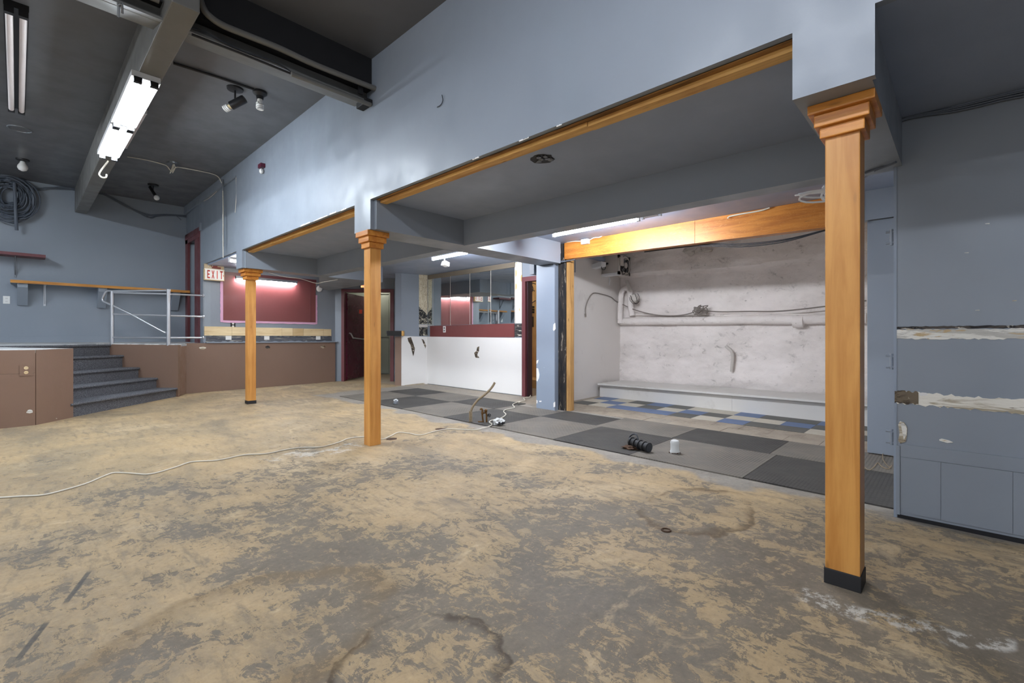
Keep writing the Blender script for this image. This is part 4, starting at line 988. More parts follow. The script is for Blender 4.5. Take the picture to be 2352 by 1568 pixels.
# ================================================================== CEILING: STEEL BEAM, JOIST, PIPES
sb = struct('ceiling_beam', MB().prism([(-5, y, z) for y, z in ((3.80, 3.2), (3.80, 3.062), (3.722, 3.062), (3.722, 3.045), (4.02, 3.12), (4.60, CE), (3.9, CE), (3.9, 3.2))], (7.13, 0, 0)), 'steel')
B(-5, 3.716, 3.16, 2.129, 3.80, CE).build('fascia', 'black', sb)
struct('ceiling_joist', MB().box(0.645, 3.47, 3.045, 0.795, 10.43, CE + 0.01, bev=0.008), 'joist')
def pipe(name, pts, r, mat, lab, cat='pipe', n=10, k=5):
    return tag(MB().tube(spline(pts, k) if k else pts, r, n).build(name, mat, smooth=True, base=True), lab, cat)
pipe('pipe', [onY(u, v, 3.66) for u, v in ((452, -30), (463, 10), (478, 34), (510, 57), (560, 78), (640, 110), (720, 147), (800, 179), (868, 206))], 0.022, 'joist', 'thick grey pipe curving along the steel beam to the blue wall')
pipe('pipe', [onY(669, 170, 3.70), onY(760, 205, 3.70), onY(852, 241, 3.70)], 0.018, 'joist', 'short grey pipe clipped under the steel beam edge', k=0)
pipe('pipe', [onY(440, 79, 3.72), onY(550, 121, 3.72), onY(668, 169, 3.72)], 0.008, 'black', 'thin black pipe running straight below the steel beam edge', k=0)
pipe('beam_wire', [onY(u, v, 3.71) for u, v in ((437, 64), (470, 73), (505, 93), (560, 118), (622, 139), (650, 152), (668, 165))], 0.005, 'cable_dark', 'loose dark wire along the lip of the steel beam', 'wire', 6)
pipe('conduit', [onZ(398, 145, 3.415), onZ(500, 177, 3.415), onZ(583, 205, 3.415)], 0.012, 'black', 'black conduit on the ceiling leading to the bare bulb base', 'pipe', 8, 0)
mb = MB().box(2.06, 3.70, 3.02, 2.129, 3.86, 3.07, bev=0.006).box(2.0, 3.70, 3.08, 2.04, 3.72, 3.16)
tag(mb.build('beam_clamp', 'black', base=True), 'black clamp where the steel beam meets the blue wall', 'bracket')
tag(MB().tube([onY(272, 37, 3.9), onY(273, 12, 3.72), onY(280, 8, 3.70), onY(281, 30, 3.75)], 0.008, 6).build('beam_strap', 'grey_metal', base=True), 'bent metal strap on the steel beam left of the joist', 'bracket')
pipe('beam_pipe', [(-2.4, 3.68, 3.14), (-0.6, 3.68, 3.14), (0.62, 3.68, 3.14)], 0.02, 'joist', 'grey pipe on the steel beam left of the joist', k=0)

# ------------------------------------------------------------------ fluorescent fixtures
def batten(lab, a, b, w, lit, tubes,  group=None, drop=0.08, cap='whitemetal', name='tube_light', lamp_r=0.019, body_h=0.045, gap=None):
    # a, b: ends of the fixture at its mounting surface (same height); tubes: number of lamps
    a, b = Vector(a), Vector(b); d = (b - a); L = d.length; d.normalize(); s = Vector((-d.y, d.x, 0)); up = Vector((0, 0, 1))
    t = thing(name, lab, 'light', (a + b) / 2 - up * drop, group)
    def bxo(l0, l1, s0, s1, z0, z1, nm, mat):
        q = [a + d * l + s * o for l, o in ((l0, s0), (l1, s0), (l1, s1), (l0, s1))]
        MB().hexa([(p.x, p.y, a.z + z0) for p in q] + [(p.x, p.y, a.z + z1) for p in q]).build(nm, mat, t)
    bxo(0, L, -w / 2, w / 2, -body_h, 0.0, 'housing', cap)
    offs = [0.0] if tubes == 1 else [-w * 0.28, w * 0.28]
    zt_ = -drop + lamp_r
    for o in offs:
        MB().tube([a + d * 0.03 + s * o + up * zt_, b - d * 0.03 + s * o + up * zt_], lamp_r, 14).build('lamp', ('tube_bar' if lit == 2 else 'tube_dim' if lit == 3 else 'tube_low' if lit == 4 else 'tube') if lit else 'tube_off', t, smooth=True)
        for l in (0.012, L - 0.012):
            bxo(l - (0.02 if tubes == 2 else 0.012), l + (0.02 if tubes == 2 else 0.012), o - (0.025 if tubes == 2 else 0.014), o + (0.025 if tubes == 2 else 0.014), -drop - 0.004, -body_h + 0.001, 'lamp_holder', 'dark_metal' if cap == 'dark_metal' or tubes == 2 else 'whitemetal')
    return t
ZJ = 3.044
m1, m2, m3 = onZ(331, 186, ZJ - 0.06), onZ(283, 293, ZJ - 0.06), onZ(252, 363, ZJ - 0.06)
xj = (m1.x + m2.x + m3.x) / 3
batten('lit twin tube light nearest on the ceiling joist', (xj, m1.y, ZJ), (xj, m2.y - 0.015, ZJ), 0.18, True, 2, 'lit tube lights on the joist')
batten('lit twin tube light farther along the ceiling joist', (xj, m2.y + 0.015, ZJ), (xj, m3.y, ZJ), 0.18, True, 2, 'lit tube lights on the joist')
f1, f2 = onZ(40, 34, 3.34), onZ(36, 259, 3.34)
batten('unlit twin tube light with dark housing at the far left', ((f1.x + f2.x) / 2, f1.y, CE), ((f1.x + f2.x) / 2, f2.y, CE), 0.13, False, 2, drop=0.09, cap='dark_metal', lamp_r=0.021)
g1, g2 = onZ(340, 258, 3.38), onZ(294, 338, 3.38)
t = batten('slim unlit single tube right of the lit joist lights', (0.93, g1.y, CE), (0.93, g2.y, CE), 0.05, False, 1, drop=0.07, cap='grey_metal', body_h=0.03)
# bar zone battens under the low soffit
def zline(u0, v0, u1, v1, z): return onZ(u0, v0, z), onZ(u1, v1, z)
h1, h2 = zline(1270, 540, 1470, 502, 2.11); batten('bright tube light under the soffit before the timber beam', (h1.x, h1.y, 2.222), (h1.x, h2.y, 2.222), 0.05, 2, 1, drop=0.131, body_h=0.095)
h3 = onZ(1521, 493, 2.11); batten('empty grey lamp channel continuing from the bright tube light', (h1.x, h2.y - 0.02, 2.222), (h1.x, h3.y, 2.222), 0.05, False, 1, drop=0.12, cap='grey_metal', body_h=0.09)
k1, k2 = zline(993, 595, 1074, 578, 2.12); batten('short lit tube light in front of the mirrors', (k1.x, k1.y, 2.222), (k1.x, k2.y, 2.222), 0.05, 2, 1, drop=0.12, body_h=0.085)
bt0, bt1 = onY(541, 641, YB - 0.08), onY(682, 653, YB - 0.08)
batten('lit tube light over the maroon wall board', (bt0.x, YB - 0.08, bt0.z + 0.06), (bt1.x, YB - 0.08, bt0.z + 0.06), 0.06, True, 1, drop=0.075, body_h=0.045, cap='grey_metal')
B(bt0.x + 0.2, YB - 0.09, bt0.z + 0.04, bt0.x + 0.24, YB - 0.01, bt0.z + 0.06)
n1 = onZ(511, 592, 2.15)
batten('lit tube light hung behind the blue corner near the EXIT sign', (2.20, 8.0, 2.222), (3.35, 8.0, 2.222), 0.05, 3, 1, drop=0.07, body_h=0.03)
# unseen twin tubes added overhead, at lower output, to light the near header
for i, (x, y) in enumerate(((-2.6, 0.6), (-0.2, -0.6))):
    batten('unseen twin tube light overhead, ' + ('left of' if i == 0 else 'above') + ' the viewpoint', (x, y, CE), (x, y + 2.4, CE), 0.15, 4, 2, 'overhead tube lights outside the view')

batten('lit twin tube light over the stage left of the view', (-1.7, 6.0, CE), (-1.7, 8.4, CE), 0.15, True, 2, 'overhead tube lights outside the view')
batten('unseen tube light added in the corridor behind the plum door', (5.2, 9.75, 2.236), (5.9, 9.62, 2.236), 0.06, 3, 1, drop=0.08, body_h=0.04)  # unseen tube added to brighten the sage door
batten('unseen tube light added in the tan back room', (6.3, 4.6, 2.2205), (6.3, 5.8, 2.2205), 0.06, 3, 1, drop=0.08, body_h=0.04)  # unseen tube added to brighten the plywood wall
# ------------------------------------------------------------------ small ceiling lamps
def spiral(c, ax, r, h, turns, wr, n=40):
    ax = Vector(ax).normalized(); u_ = ax.orthogonal().normalized(); w_ = ax.cross(u_)
    return [Vector(c) + ax * (h * i / n) + (u_ * math.cos(2 * math.pi * turns * i / n) + w_ * math.sin(2 * math.pi * turns * i / n)) * r for i in range(n + 1)]
p = onZ(540, 203, CE)
t = thing('spotlight', 'black cylinder spotlight with white spiral bulb on the ceiling', 'lamp', p)
MB().lathe([(0.075, 0), (0.07, -0.016), (0.02, -0.022)], p, n=18).build('canopy', 'dark_metal', t, smooth=True)
pe = onP(540, 230, (p.x, p.y), (FW[0], FW[1]))
MB().tube([p - Vector((0, 0, .02)), pe], 0.008, 8).build('stem', 'dark_metal', t)
s0, s1 = onP(562, 227, (p.x, p.y), FW), onP(531, 243, (p.x, p.y), FW); ax = (s1 - s0).normalized()
MB().lathe([(0.036, 0), (0.04, 0.01), (0.04, (s1 - s0).length)], s0, ax, 18).build('shade', 'dark_metal', t, smooth=True)
MB().lathe([(0.022, 0), (0.022, 0.03)], s1, ax, 12).build('bulb_base', 'plank', t); MB().tube(spiral(s1 + ax * 0.025, ax, 0.024, 0.05, 3, 0.008), 0.010, 7).build('bulb', 'bulb_glass', t, smooth=True)
p = onZ(597, 211, CE)
t = thing('bare_bulb', 'bare spiral bulb hanging from a round ceiling base', 'lamp', p)
MB().lathe([(0.066, 0), (0.064, -0.02), (0.035, -0.045), (0.03, -0.075)], p, n=18).build('base', 'dark_metal', t, smooth=True)
MB().lathe([(0.022, 0), (0.024, -0.045)], p - Vector((0, 0, .075)), n=12).build('bulb_base', 'plate', t); MB().tube(spiral(p - Vector((0, 0, .115)), (0, 0, -1), 0.027, 0.06, 3, 0.008), 0.010, 7).build('bulb', 'bulb_glass', t, smooth=True)
p = onZ(52, 366, CE)
t = thing('bare_bulb', 'round white bulb on the dark ceiling at far left', 'lamp', p)
MB().lathe([(0.07, 0), (0.066, -0.015), (0.03, -0.03)], p, n=18).build('base', 'dark_metal', t, smooth=True)
MB().lathe([(0.022, -0.02), (0.03, -0.05), (0.052, -0.09), (0.055, -0.115), (0.04, -0.145), (0.01, -0.16)], p, n=18).build('bulb', 'bulb_glass', t, smooth=True)
p = onZ(352, 424, CE)
t = thing('spotlight', 'thin black ceiling lamp with round bulb near the stage corner', 'lamp', p)
MB().lathe([(0.075, 0), (0.07, -0.02)], p, n=16).build('canopy', 'dark_metal', t, smooth=True)
e0, e1_ = onP(344, 429, (p.x, p.y), FW), onP(358, 451, (p.x, p.y), FW); MB().tube([e0, e1_], 0.022, 10).tube([p, (e0 + e1_) / 2], 0.008, 6).build('shade', 'dark_metal', t)
MB().blob(onP(360, 454, (p.x, p.y), FW), (0.04, 0.04, 0.045), 0, 0.0, 2).build('bulb', 'bulb_glass', t, smooth=True)
p = onZ(46, 296, CE)
tag(MB().tube([p + Vector((math.cos(k * math.pi / 10) * .1, math.sin(k * math.pi / 10) * .1, 0)) for k in range(20)], 0.008, 6, closed=True).build('ceiling_ring', 'grey_metal', base=True), 'thin metal ring on the ceiling below the unlit twin tubes', 'ring')
p = onZ(398, 374, CE)
t = thing('ceiling_box', 'round ceiling box with white cable loops dangling', 'junction box', p)
MB().lathe([(0.075, 0), (0.07, -0.02)], p, n=16).build('cover', 'grey_metal', t)
pp = lambda u, v: onP(u, v, (p.x, p.y), FW)
MB().tube(spline([pp(398, 376), pp(394, 388), pp(390, 398), pp(394, 392), pp(399, 378), pp(398, 390), pp(396, 397), pp(402, 386), pp(400, 377)], 5), 0.005, 6).build('wire_loop', 'cable_white', t)
cz = CE - 0.015
tag(MB().tube(spline([onZ(u, v, cz) for u, v in ((292, 360), (335, 367), (370, 376))] + [pp(383, 381), pp(393, 393), pp(399, 388), pp(406, 384)] + [onZ(u, v, cz) for u, v in ((417, 385), (455, 392), (495, 402))] + [Vector((2.115, onX(508, 418, 2.115).y, onX(508, 418, 2.115).z)), onX(512, 440, 2.115), onX(512.5, 560, 2.115), onX(512.5, 592, 2.115)], 5), 0.006, 6).build('ceiling_cable', 'cable_white', base=True),
    'white cable from the ceiling box down the blue wall', 'cable')
tag(MB().tube([onX(512, 412, 2.118), onX(512.5, 566, 2.118)], 0.013, 8).build('conduit', 'grey_metal', smooth=True, base=True), 'upright grey conduit on the set back blue wall', 'pipe')
tag(MB().tube(spline([onX(u, v, 2.16) for u, v in ((430, 471), (455, 466), (480, 455), (505, 432), (528, 402), (541, 386))] , 5), 0.005, 6).tube(spline([onX(u, v, 2.16) for u, v in ((541, 386), (543, 440), (540, 488))], 4), 0.004, 6).build('corner_wire', 'cable_white', base=True), 'thin white wire looping across the set back blue wall', 'wire')
tag(MB().tube(spline([onZ(617, 626, 1.955), onZ(650, 635, 1.95)] + [onP(u, v, (3.2, 6.9), FW) for u, v in ((690, 640), (725, 650), (745, 647))] + [onZ(775, 642, 1.945)], 5), 0.004, 6).build('soffit_wire', 'cable_white', base=True), 'thin white wire slung under the beam behind the farthest column', 'wire')
mf = onZ(248, 368, 3.0)
tag(MB().tube(spline([onP(u, v, (mf.x, mf.y), FW) for u, v in ((249, 369), (244, 376), (233, 390), (228, 400), (234, 407), (243, 407), (245, 400))], 6), 0.009, 7).build('light_cord', 'cable_white', smooth=True, base=True), 'loose white cord hanging off the lit joist lights', 'cord')
t = thing('wall_lamp', 'small dark lamp holder with bulb on the blue header wall', 'lamp', onX(600, 385, 2.13))
a, b = onX(597, 388, 2.10), onX(604, 374, 2.10); B(2.075, b.y, a.z, 2.129, a.y, b.z, bev=0.004).build('holder', 'purple', t)
q = onX(600.5, 393, 2.10); MB().blob(q, (0.026, 0.026, 0.035), 0, 0, 2).build('bulb', 'bulb_glass', t, smooth=True)
tag(MB().tube(spline([onX(u, v, 2.122) for u, v in ((1015, 218), (1017, 230), (1013, 240), (1004, 246))], 5), 0.003, 5).build('wall_wire', 'cable_dark', base=True), 'short bent wire poking from the blue header wall', 'wire')
p = onZ(1246, 365, 2.2115)
mb = MB(); rnd = random.Random(9)
mb.prism([p + Vector((math.cos(k * math.pi / 9) * (.085 + rnd.uniform(-.015, .012)), math.sin(k * math.pi / 9) * (.085 + rnd.uniform(-.015, .012)), 0)) for k in range(18)], (0, 0, -0.002))
hole = mb.build('ceiling_hole', 'black', base=True); tag(hole, 'ragged black hole in the soffit between the columns', 'hole')
for k in range(7):
    c_ = p + Vector((rnd.uniform(-.05, .05), rnd.uniform(-.05, .05), -0.006)); MB().blob(c_, (0.02, 0.02, 0.008), k, .5, 1).build('ragged_edge', 'grey_metal', hole)
# flood lamp by the mirrors, cables on the pier
t = thing('flood_lamp', 'small white flood lamp hung before the mirrors', 'lamp', onZ(1021, 596, 2.21))
c = onX(1021, 604, 4.35); MB().tube([Vector((c.x, c.y, 2.222)), c + Vector((0, 0, .02))], 0.01, 8).build('stem', 'plate', t)
MB().hexa([c + Vector(q) for q in ((-.03, -.05, -.03), (.05, -.05, -.05), (.05, .05, -.05), (-.03, .05, -.03), (-.01, -.045, .03), (.06, -.045, .01), (.06, .045, .01), (-.01, .045, .03))]).build('lamp_head', 'plate', t)
mb = MB()
for k, pts in enumerate((((1222, 603), (1240, 606), (1262, 603), (1280, 600), (1300, 599), (1320, 596)), ((1228, 605), (1250, 608), (1275, 603), (1298, 600), (1309, 598)), ((1225, 602), (1245, 611), (1266, 608), (1282, 602)))):
    mb.tube(spline([onX(u, v, 4.735 if u < 1276 else 4.84) for u, v in pts], 5), 0.008, 6)
tag(mb.build('pier_cable', 'cable_grey', smooth=True, base=True), 'bundle of grey cables wrapped round the blue pier top', 'cable')
mb = MB()
for du in (0, 4): mb.tube(spline([onX(u, v, 4.74) for u, v in ((1232 + du, 546), (1250 + du, 552), (1264, 560 - du), (1266 - du, 580), (1266 - du, 596))], 5), 0.006, 6)
tag(mb.build('soffit_cable', 'cable_grey', base=True), 'two thin painted cables bending down the blue pier head', 'cable')
tag(MB().tube([onX(1286, 557, 4.862), onX(1287, 580, 4.862), onX(1284, 597, 4.862)], 0.006, 6).build('pier_wire', 'cable_white', base=True), 'white wire on the black scraped pier edge', 'wire')
tag(B(4.74, onX(1232, 630, 4.79).y - 0.0, onX(1226, 634, 4.9).z, 4.86, onX(1222.5, 634, 4.79).y, onX(1226, 607, 4.79).z).build('vent_box', 'cable_grey', base=True), 'slim grey metal box at the blue pier top left', 'electrical box')
# coil of cable at the beam behind the big column
mb = MB(); c = onZ(1868, 437, 1.94); rnd = random.Random(2)
for k in range(4):
    ra, rb = .055 + .012 * rnd.random(), .15 + .03 * rnd.random()
    mb.tube([c + Vector((math.sin(i * math.pi / 10) * ra + rnd.uniform(-.004, .004), -.08 + math.cos(i * math.pi / 10) * rb, -.012 - .012 * k + .02 * math.sin(i * math.pi / 10 + k))) for i in range(20)], 0.006, 6, closed=True)
mb.tube([c + Vector((math.sin(i * math.pi / 6) * .03, -0.06 + .012 * math.sin(i), -.03 + math.cos(i * math.pi / 6) * .045)) for i in range(12)], 0.007, 6, closed=True)
tag(mb.build('cable_coil', 'whitemetal', base=True), 'small tied coil of white cable beside the big column', 'cable')

# ================================================================== FAR WALL
YF = 10.43; YS = 10.16
a, b = onY(23.5, 648, YS), onY(424, 671, YS); zs = (onY(23.5, 642.5, YS).z + onY(424, 666, YS).z) / 2
t = thing('wall_shelf', 'long blue shelf with orange wooden edge on far wall', 'shelf', ((a.x + 2.17) / 2, YF - 0.13, zs))
B(a.x, YS + 0.02, zs - 0.04, Xs - 0.001, YF - 0.001, zs).build('shelf_board', 'blue', t); B(a.x, YS, zs - 0.042, Xs - 0.002, YS + 0.02, zs + 0.001).build('front_edge', 'shelf_wood', t)
for u in (52, 237, 407):
    x = onY(u, 670, YS).x; mb = MB()
    mb.prism([(x - 0.055, YF - 0.001, zs - 0.041), (x - 0.055, YS + 0.04, zs - 0.041), (x - 0.055, YS + 0.04, zs - 0.10), (x - 0.055, YF - 0.04, zs - 0.36), (x - 0.055, YF - 0.001, zs - 0.36)], (0.11, 0, 0)); mb.build('bracket', 'blue_far', t)
x = onY(104, 660, YS).x
mb = MB().box(x - 0.014, YF - 0.012, zs - 0.36, x + 0.014, YF - 0.002, zs - 0.041).box(x - 0.014, YS + 0.06, zs - 0.05, x + 0.014, YF - 0.002, zs - 0.041)
mb.prism([(x - 0.006, YF - 0.012, zs - 0.30), (x - 0.006, YF - 0.012, zs - 0.33), (x - 0.006, YS + 0.08, zs - 0.05), (x - 0.006, YS + 0.1, zs - 0.05)], (0.012, 0, 0)); mb.build('metal_bracket', 'chrome', t)
c = onY(105, 592, YS); t = thing('wall_shelf', 'short maroon shelf high on the far wall at left', 'shelf', (-0.6, YF - 0.13, c.z))
B(-2.6, YS, c.z, c.x, YF - 0.001, c.z + 0.045, bev=0.003).build('shelf_board', 'maroon_trim', t)
for x in (onY(35, 600, YS).x, -1.6):
    mb = MB().box(x - 0.012, YF - 0.012, c.z - 0.30, x + 0.012, YF - 0.002, c.z - 0.001).prism([(x - 0.005, YF - 0.012, c.z - 0.24), (x - 0.005, YF - 0.012, c.z - 0.27), (x - 0.005, YS + 0.09, c.z - 0.001), (x - 0.005, YS + 0.12, c.z - 0.001)], (0.01, 0, 0)); mb.build('metal_bracket', 'grey_metal', t)
xb = onY(22, 780, YF).x
base = B(xb, YF - 0.018, 0.93, 2.171, YF - 0.001, 1.03, bev=0.002).build('baseboard_far', 'blue_far'); base['kind'] = 'structure'
# hanks of cable on the far wall
mb = MB(); rnd = random.Random(21); c = onY(22, 452, YF - 0.06)
for k in range(26):
    r = rnd.uniform(0.13, 0.31); ex, ez = rnd.uniform(.85, 1.05), rnd.uniform(.95, 1.2); ph = rnd.uniform(0, 6.28); ox, oz = rnd.uniform(-.05, .05), rnd.uniform(-.05, .05) - (r - .2) * .15
    mb.tube([c + Vector((ox + math.cos(i * math.pi / 12 + ph) * r * ex, -0.02 - 0.05 * rnd.random() - 0.02 * math.sin(i + k), oz + math.sin(i * math.pi / 12 + ph) * r * ez)) for i in range(24)], 0.0095, 6, closed=True)
mb.tube([c + Vector((0.05, -.09, .2)), c + Vector((.06, -.1, -.1)), c + Vector((.07, -.08, -.42)), c + Vector((.075, -.06, -.5))], 0.02, 8)
tag(mb.build('cable_hank', 'cable_grey', smooth=True, base=True), 'big hank of grey cables hung on the far wall', 'cable')
mb = MB(); rnd = random.Random(8)
for k in range(4):
    j = lambda: rnd.uniform(-3, 3)
    mb.tube(spline([onY(u, v + j(), YF - 0.015) for u, v in ((20, 412), (48, 432), (75, 437), (105, 433), (140, 432), (180, 436))], 5), 0.009, 6)
    mb.tube(spline([onY(u, v + j() * .8, YF - 0.015) for u, v in ((226, 442), (250, 452), (285, 470), (320, 487), (343, 494 + 3 * k % 5), (370, 493), (400, 495), (427, 497))], 5), 0.009, 6)
mb.tube(spline([onY(u, v, YF - 0.02) for u, v in ((330, 490), (346, 501), (360, 497), (380, 495))], 5), 0.007, 6).tube([onY(405, 496, YF - .02), onY(412, 501, YF - .03), onY(416, 505, YF - .03)], 0.007, 6)
tag(mb.build('wall_cable', 'cable_grey', smooth=True, base=True), 'loose grey cables draped along the top of the far wall', 'cable')

# ================================================================== RIGHT WALL DETAILS
pr_ = lambda off: (lambda y, z: (XR - off, y, z))
zt1 = lambda v, u: onX(u, v, XR).z
ya, yb = onX(2055, 760, XR).y, -4.9
z = lambda v: onX(2200, v, XR).z
def band(va, vb, name, mat, seed, n=130, amp=0.006, off=0.003, yb=-1.6):
    t0, t1, b0, b1 = z(va[0]), z(va[1]), z(vb[0]), z(vb[1])
    zt = lambda s: t0 + (t1 - t0) * s; zb2 = lambda s: b0 + (b1 - b0) * s
    return MB().prism([Vector(p) for p in jag(ya, yb, zt, zb2, amp, n, seed, pr_(off))], (off - 0.0005, 0, 0)).build(name, mat, wr)
band((748, 750), (754, 756), 'torn_strip', 'torn_black', 31, amp=0.002); band((755, 757), (778, 779), 'torn_strip', 'torn', 32, amp=0.004)
band((907, 912), (936, 943), 'torn_strip', 'torn_dark', 33, amp=0.007)
MB().prism([Vector(p) for p in jag(ya, ya - 0.10, lambda s: z(905), lambda s: z(935), 0.006, 14, 41, pr_(0.005))], (0.003, 0, 0)).build('torn_strip', 'gouged', wr)
gx = lambda u, v: onX(u, v, XR - 0.004)
def chip(pts, mat, name): MB().prism([gx(u, v) for u, v in pts], (0.003, 0, 0)).build(name, mat, wr)
chip([(2063, 975), (2067, 967), (2077, 970), (2084, 982), (2083, 1000), (2080, 1014), (2068, 1018), (2063, 1012), (2066, 995)], 'torn_dark', 'gouge')
MB().prism([onX(u, v, XR - 0.006) for u, v in ((2069, 972), (2076, 971), (2083, 984), (2082, 998), (2076, 1010), (2072, 990))], (0.003, 0, 0)).build('gouge', 'torn', wr)
chip([(2157, 1009), (2163, 1007), (2180, 1011), (2190, 1016), (2176, 1017), (2158, 1012)], 'torn', 'scrape'); chip([(2107, 905), (2117, 901), (2128, 902), (2131, 908), (2115, 909)], 'white', 'scrape')
for u, v in ((2268, 513), (2245, 712), (2220, 580), (2330, 690)): chip([(u - 5, v), (u + 5, v - 1), (u + 5, v + 1), (u - 5, v + 1)], 'torn', 'scrape')
# lower boarding: separate sheets and a batten at the corner
zl = onX(2068, 1019, XR).z
yc = (onX(2068, 1100, XR).y, onX(2161, 1100, XR).y)
ycu = [yc[0], yc[1], yc[1] - 0.26, yc[1] - 0.8, -4.9]
for i, (a, b) in enumerate(zip(ycu, ycu[1:])): B(XR - 0.005 - 0.001 * (i % 2), b + 0.001, 0.045, XR - 0.0005, a - 0.001, zl - 0.07 + 0.0).build('wall_panel', 'blue', wr)
B(XR - 0.007, -4.9, zl - 0.068, XR - 0.0005, yc[0] - 0.001, zl).build('wall_panel', 'blue', wr)
B(XR - 0.010, yc[0] + 0.001, 0.03, XR - 0.0005, 0.262, zl - 0.01, bev=0.002).build('corner_batten', 'blue', wr)
B(XR - 0.004, 0.258, 0.0, XR + 0.02, 0.2715, 2.0).build('corner_bead', 'blue_worn', wr); B(XR + 0.02, 0.266, 0.0, XR + 0.108, 0.2705, 0.32).build('bare_edge', 'black', wr)
o = B(XR - 0.002, -4.9, 0.001, XR - 0.0003, 0.255, 0.03).build('gap_shade_right', 'unlit_navy'); o['kind'] = 'structure'  # near-black strip gives the gap under the boards its shade
for v, lab in ((545, 'upper'), (830, 'middle'), (1003, 'lowest')):
    p = onP(2046, v, (3.40, 0.30), (0.69, 0.0))
    t = thing('hinge', lab + ' of three painted hinges on the blue jamb', 'hinge', (3.40, 0.272, p.z), 'hinges on the right jamb')
    mt = 'blue'
    B(3.385, 0.2705, p.z - 0.03, 3.43, 0.275, p.z + 0.03).build('leaf', mt, t); MB().tube([(3.40, 0.285, p.z - 0.045), (3.40, 0.285, p.z + 0.045)], 0.008, 8).build('pin', mt, t)
    MB().tube([(3.40, 0.275, p.z + 0.03), (3.40, 0.31, p.z + 0.032)], 0.007, 6).tube([(3.40, 0.275, p.z - 0.03), (3.40, 0.31, p.z - 0.032)], 0.007, 6).build('lug', mt, t)
mb = MB()
for k, dv in enumerate((0, 5, 10)):
    mb.tube(spline([onX(u, v + dv * s, XR - 0.012) for u, v, s in ((2352, 209, 1.2), (2300, 221, 1), (2240, 236, 1), (2180, 250, .8), (2120, 261, .5), (2078, 272, .3), (2064, 280, .4))], 5), 0.0055, 6)
tag(mb.build('corner_cable', 'cable_grey', smooth=True, base=True), 'painted cables along the top of the right wall', 'cable')
mb = MB()
mb.tube(spline([onZ(1988, 397, 1.943), onZ(2010, 389, 1.94), onZ(2040, 380, 1.935), onZ(2058, 372, 1.935)], 5), 0.006, 6).tube(spline([onZ(1986, 408, 2.0), onZ(2010, 392, 1.95), onZ(2030, 384, 1.94)], 4), 0.005, 6)
tag(mb.build('beam_cable', 'cable_grey', base=True), 'grey cables under the beam between big column and right wall', 'cable')
fo = lambda u, v, up=0.012: onF(u, v, up)
tag(MB().tube(spline([fo(1984, 1075), fo(1996, 1083), fo(2008, 1075), fo(2016, 1066), fo(2026, 1075), fo(2040, 1080), fo(2048, 1072)], 6), 0.0035, 6).tube(spline([fo(2050, 1041, .02), fo(2032, 1044, .03), fo(2027, 1056, .02), fo(2036, 1070), fo(2047, 1078)], 6), 0.003, 6).build('floor_wire', 'hose', base=True),
    'loops of thin wire on the mat beside the blue wall', 'wire')

# ================================================================== THINGS ON THE FLOOR
p = onF(1456, 1034, 0.0095)
t = thing('pipe_stub', 'black ribbed pipe stub lying on the rubber mat', 'pipe', p)
q0 = p + Vector((0.03, 0.045, 0.055)); q1 = onF(1486, 1041) + Vector((0, -0.02, 0.05)); d_ = q1 - q0
prof = []
for i in range(13):
    prof += [(0.034 if i % 3 else 0.043, d_.length * i / 13), (0.034 if i % 3 else 0.043, d_.length * (i + .9) / 13)]
MB().lathe(prof, q0, d_, 16).build('pipe', 'black', t, smooth=True)
MB().lathe([(0.036, 0), (0.036, 0.002)], q1, d_, 16).build('mouth', 'cable_dark', t)
MB().tube(spline([q0 + Vector((0, 0, -.05)), q0 + Vector((.03, .03, .03)), q0 + d_ * .3 + Vector((0, 0, .075)), q0 + d_ * .5 + Vector((-.03, -.02, -.02))], 6), 0.006, 6).build('wire', 'cable_dark', t)
MB().blob(p + Vector((0.02, 0.03, 0.012)), (0.075, 0.075, 0.02), 4, .5).build('rubble', 'rust', t)
p = onF(1550, 1043, 0.0095); dd = p.x * FW[0] + p.y * FW[1]; s_ = dd / F
t = thing('capped_pipe', 'upright white plastic pipe cap on the light mat', 'pipe', p)
MB().lathe([(11 * s_, 0), (11.5 * s_, 3 * s_), (9.8 * s_, 7 * s_), (9.6 * s_, 20 * s_), (10.2 * s_, 25 * s_), (8.5 * s_, 29 * s_), (4 * s_, 31 * s_)], p, n=18).build('cap', 'plastic_bag', t, smooth=True)
MB().blob(p + Vector((0, 0, 2 * s_)), (12 * s_, 12 * s_, 2.2 * s_), 2, .4).build('rubble', 'rust', t)
p = onF(909, 929, 0.0095); s_ = (p.x * FW[0] + p.y * FW[1]) / F
t = thing('pipe_plug', 'small grey taped pipe plug on the dark mat', 'pipe', p)
MB().lathe([(6 * s_, 0), (6.2 * s_, 7 * s_), (4.5 * s_, 9.5 * s_)], p, (0.1, 0, 1), 12).build('plug', 'grey_metal', t, smooth=True); MB().blob(p + Vector((0, 0, 8.5 * s_)), (5 * s_, 5 * s_, 2.6 * s_), 5, .6).build('tape', 'plastic_bag', t)
# hose standing in a flexible conduit
p = onF(1081, 970); pf = lambda u, v, k=0.0: onP(u, v, (p.x + k, p.y), FW)
t = thing('floor_hose', 'bent tan hose rising from a ribbed conduit in the floor', 'hose', p)
s_ = (p.x * FW[0] + p.y * FW[1]) / F; prof = []
for i in range(14): prof += [(3.4 * s_, i * 1.95 * s_), (4.3 * s_, (i + .5) * 1.95 * s_)]
MB().lathe([(8 * s_, 0), (8 * s_, 0.6 * s_)] + prof, p, n=14).build('conduit', 'hose', t, smooth=True)
MB().tube(spline([pf(1081, 958), pf(1081.5, 945), pf(1087, 932), pf(1098, 918), pf(1112, 907), pf(1124, 896), pf(1132, 886), pf(1136.5, 878)], 6), 2.7 * s_, 10).build('hose', 'hose', t, smooth=True)
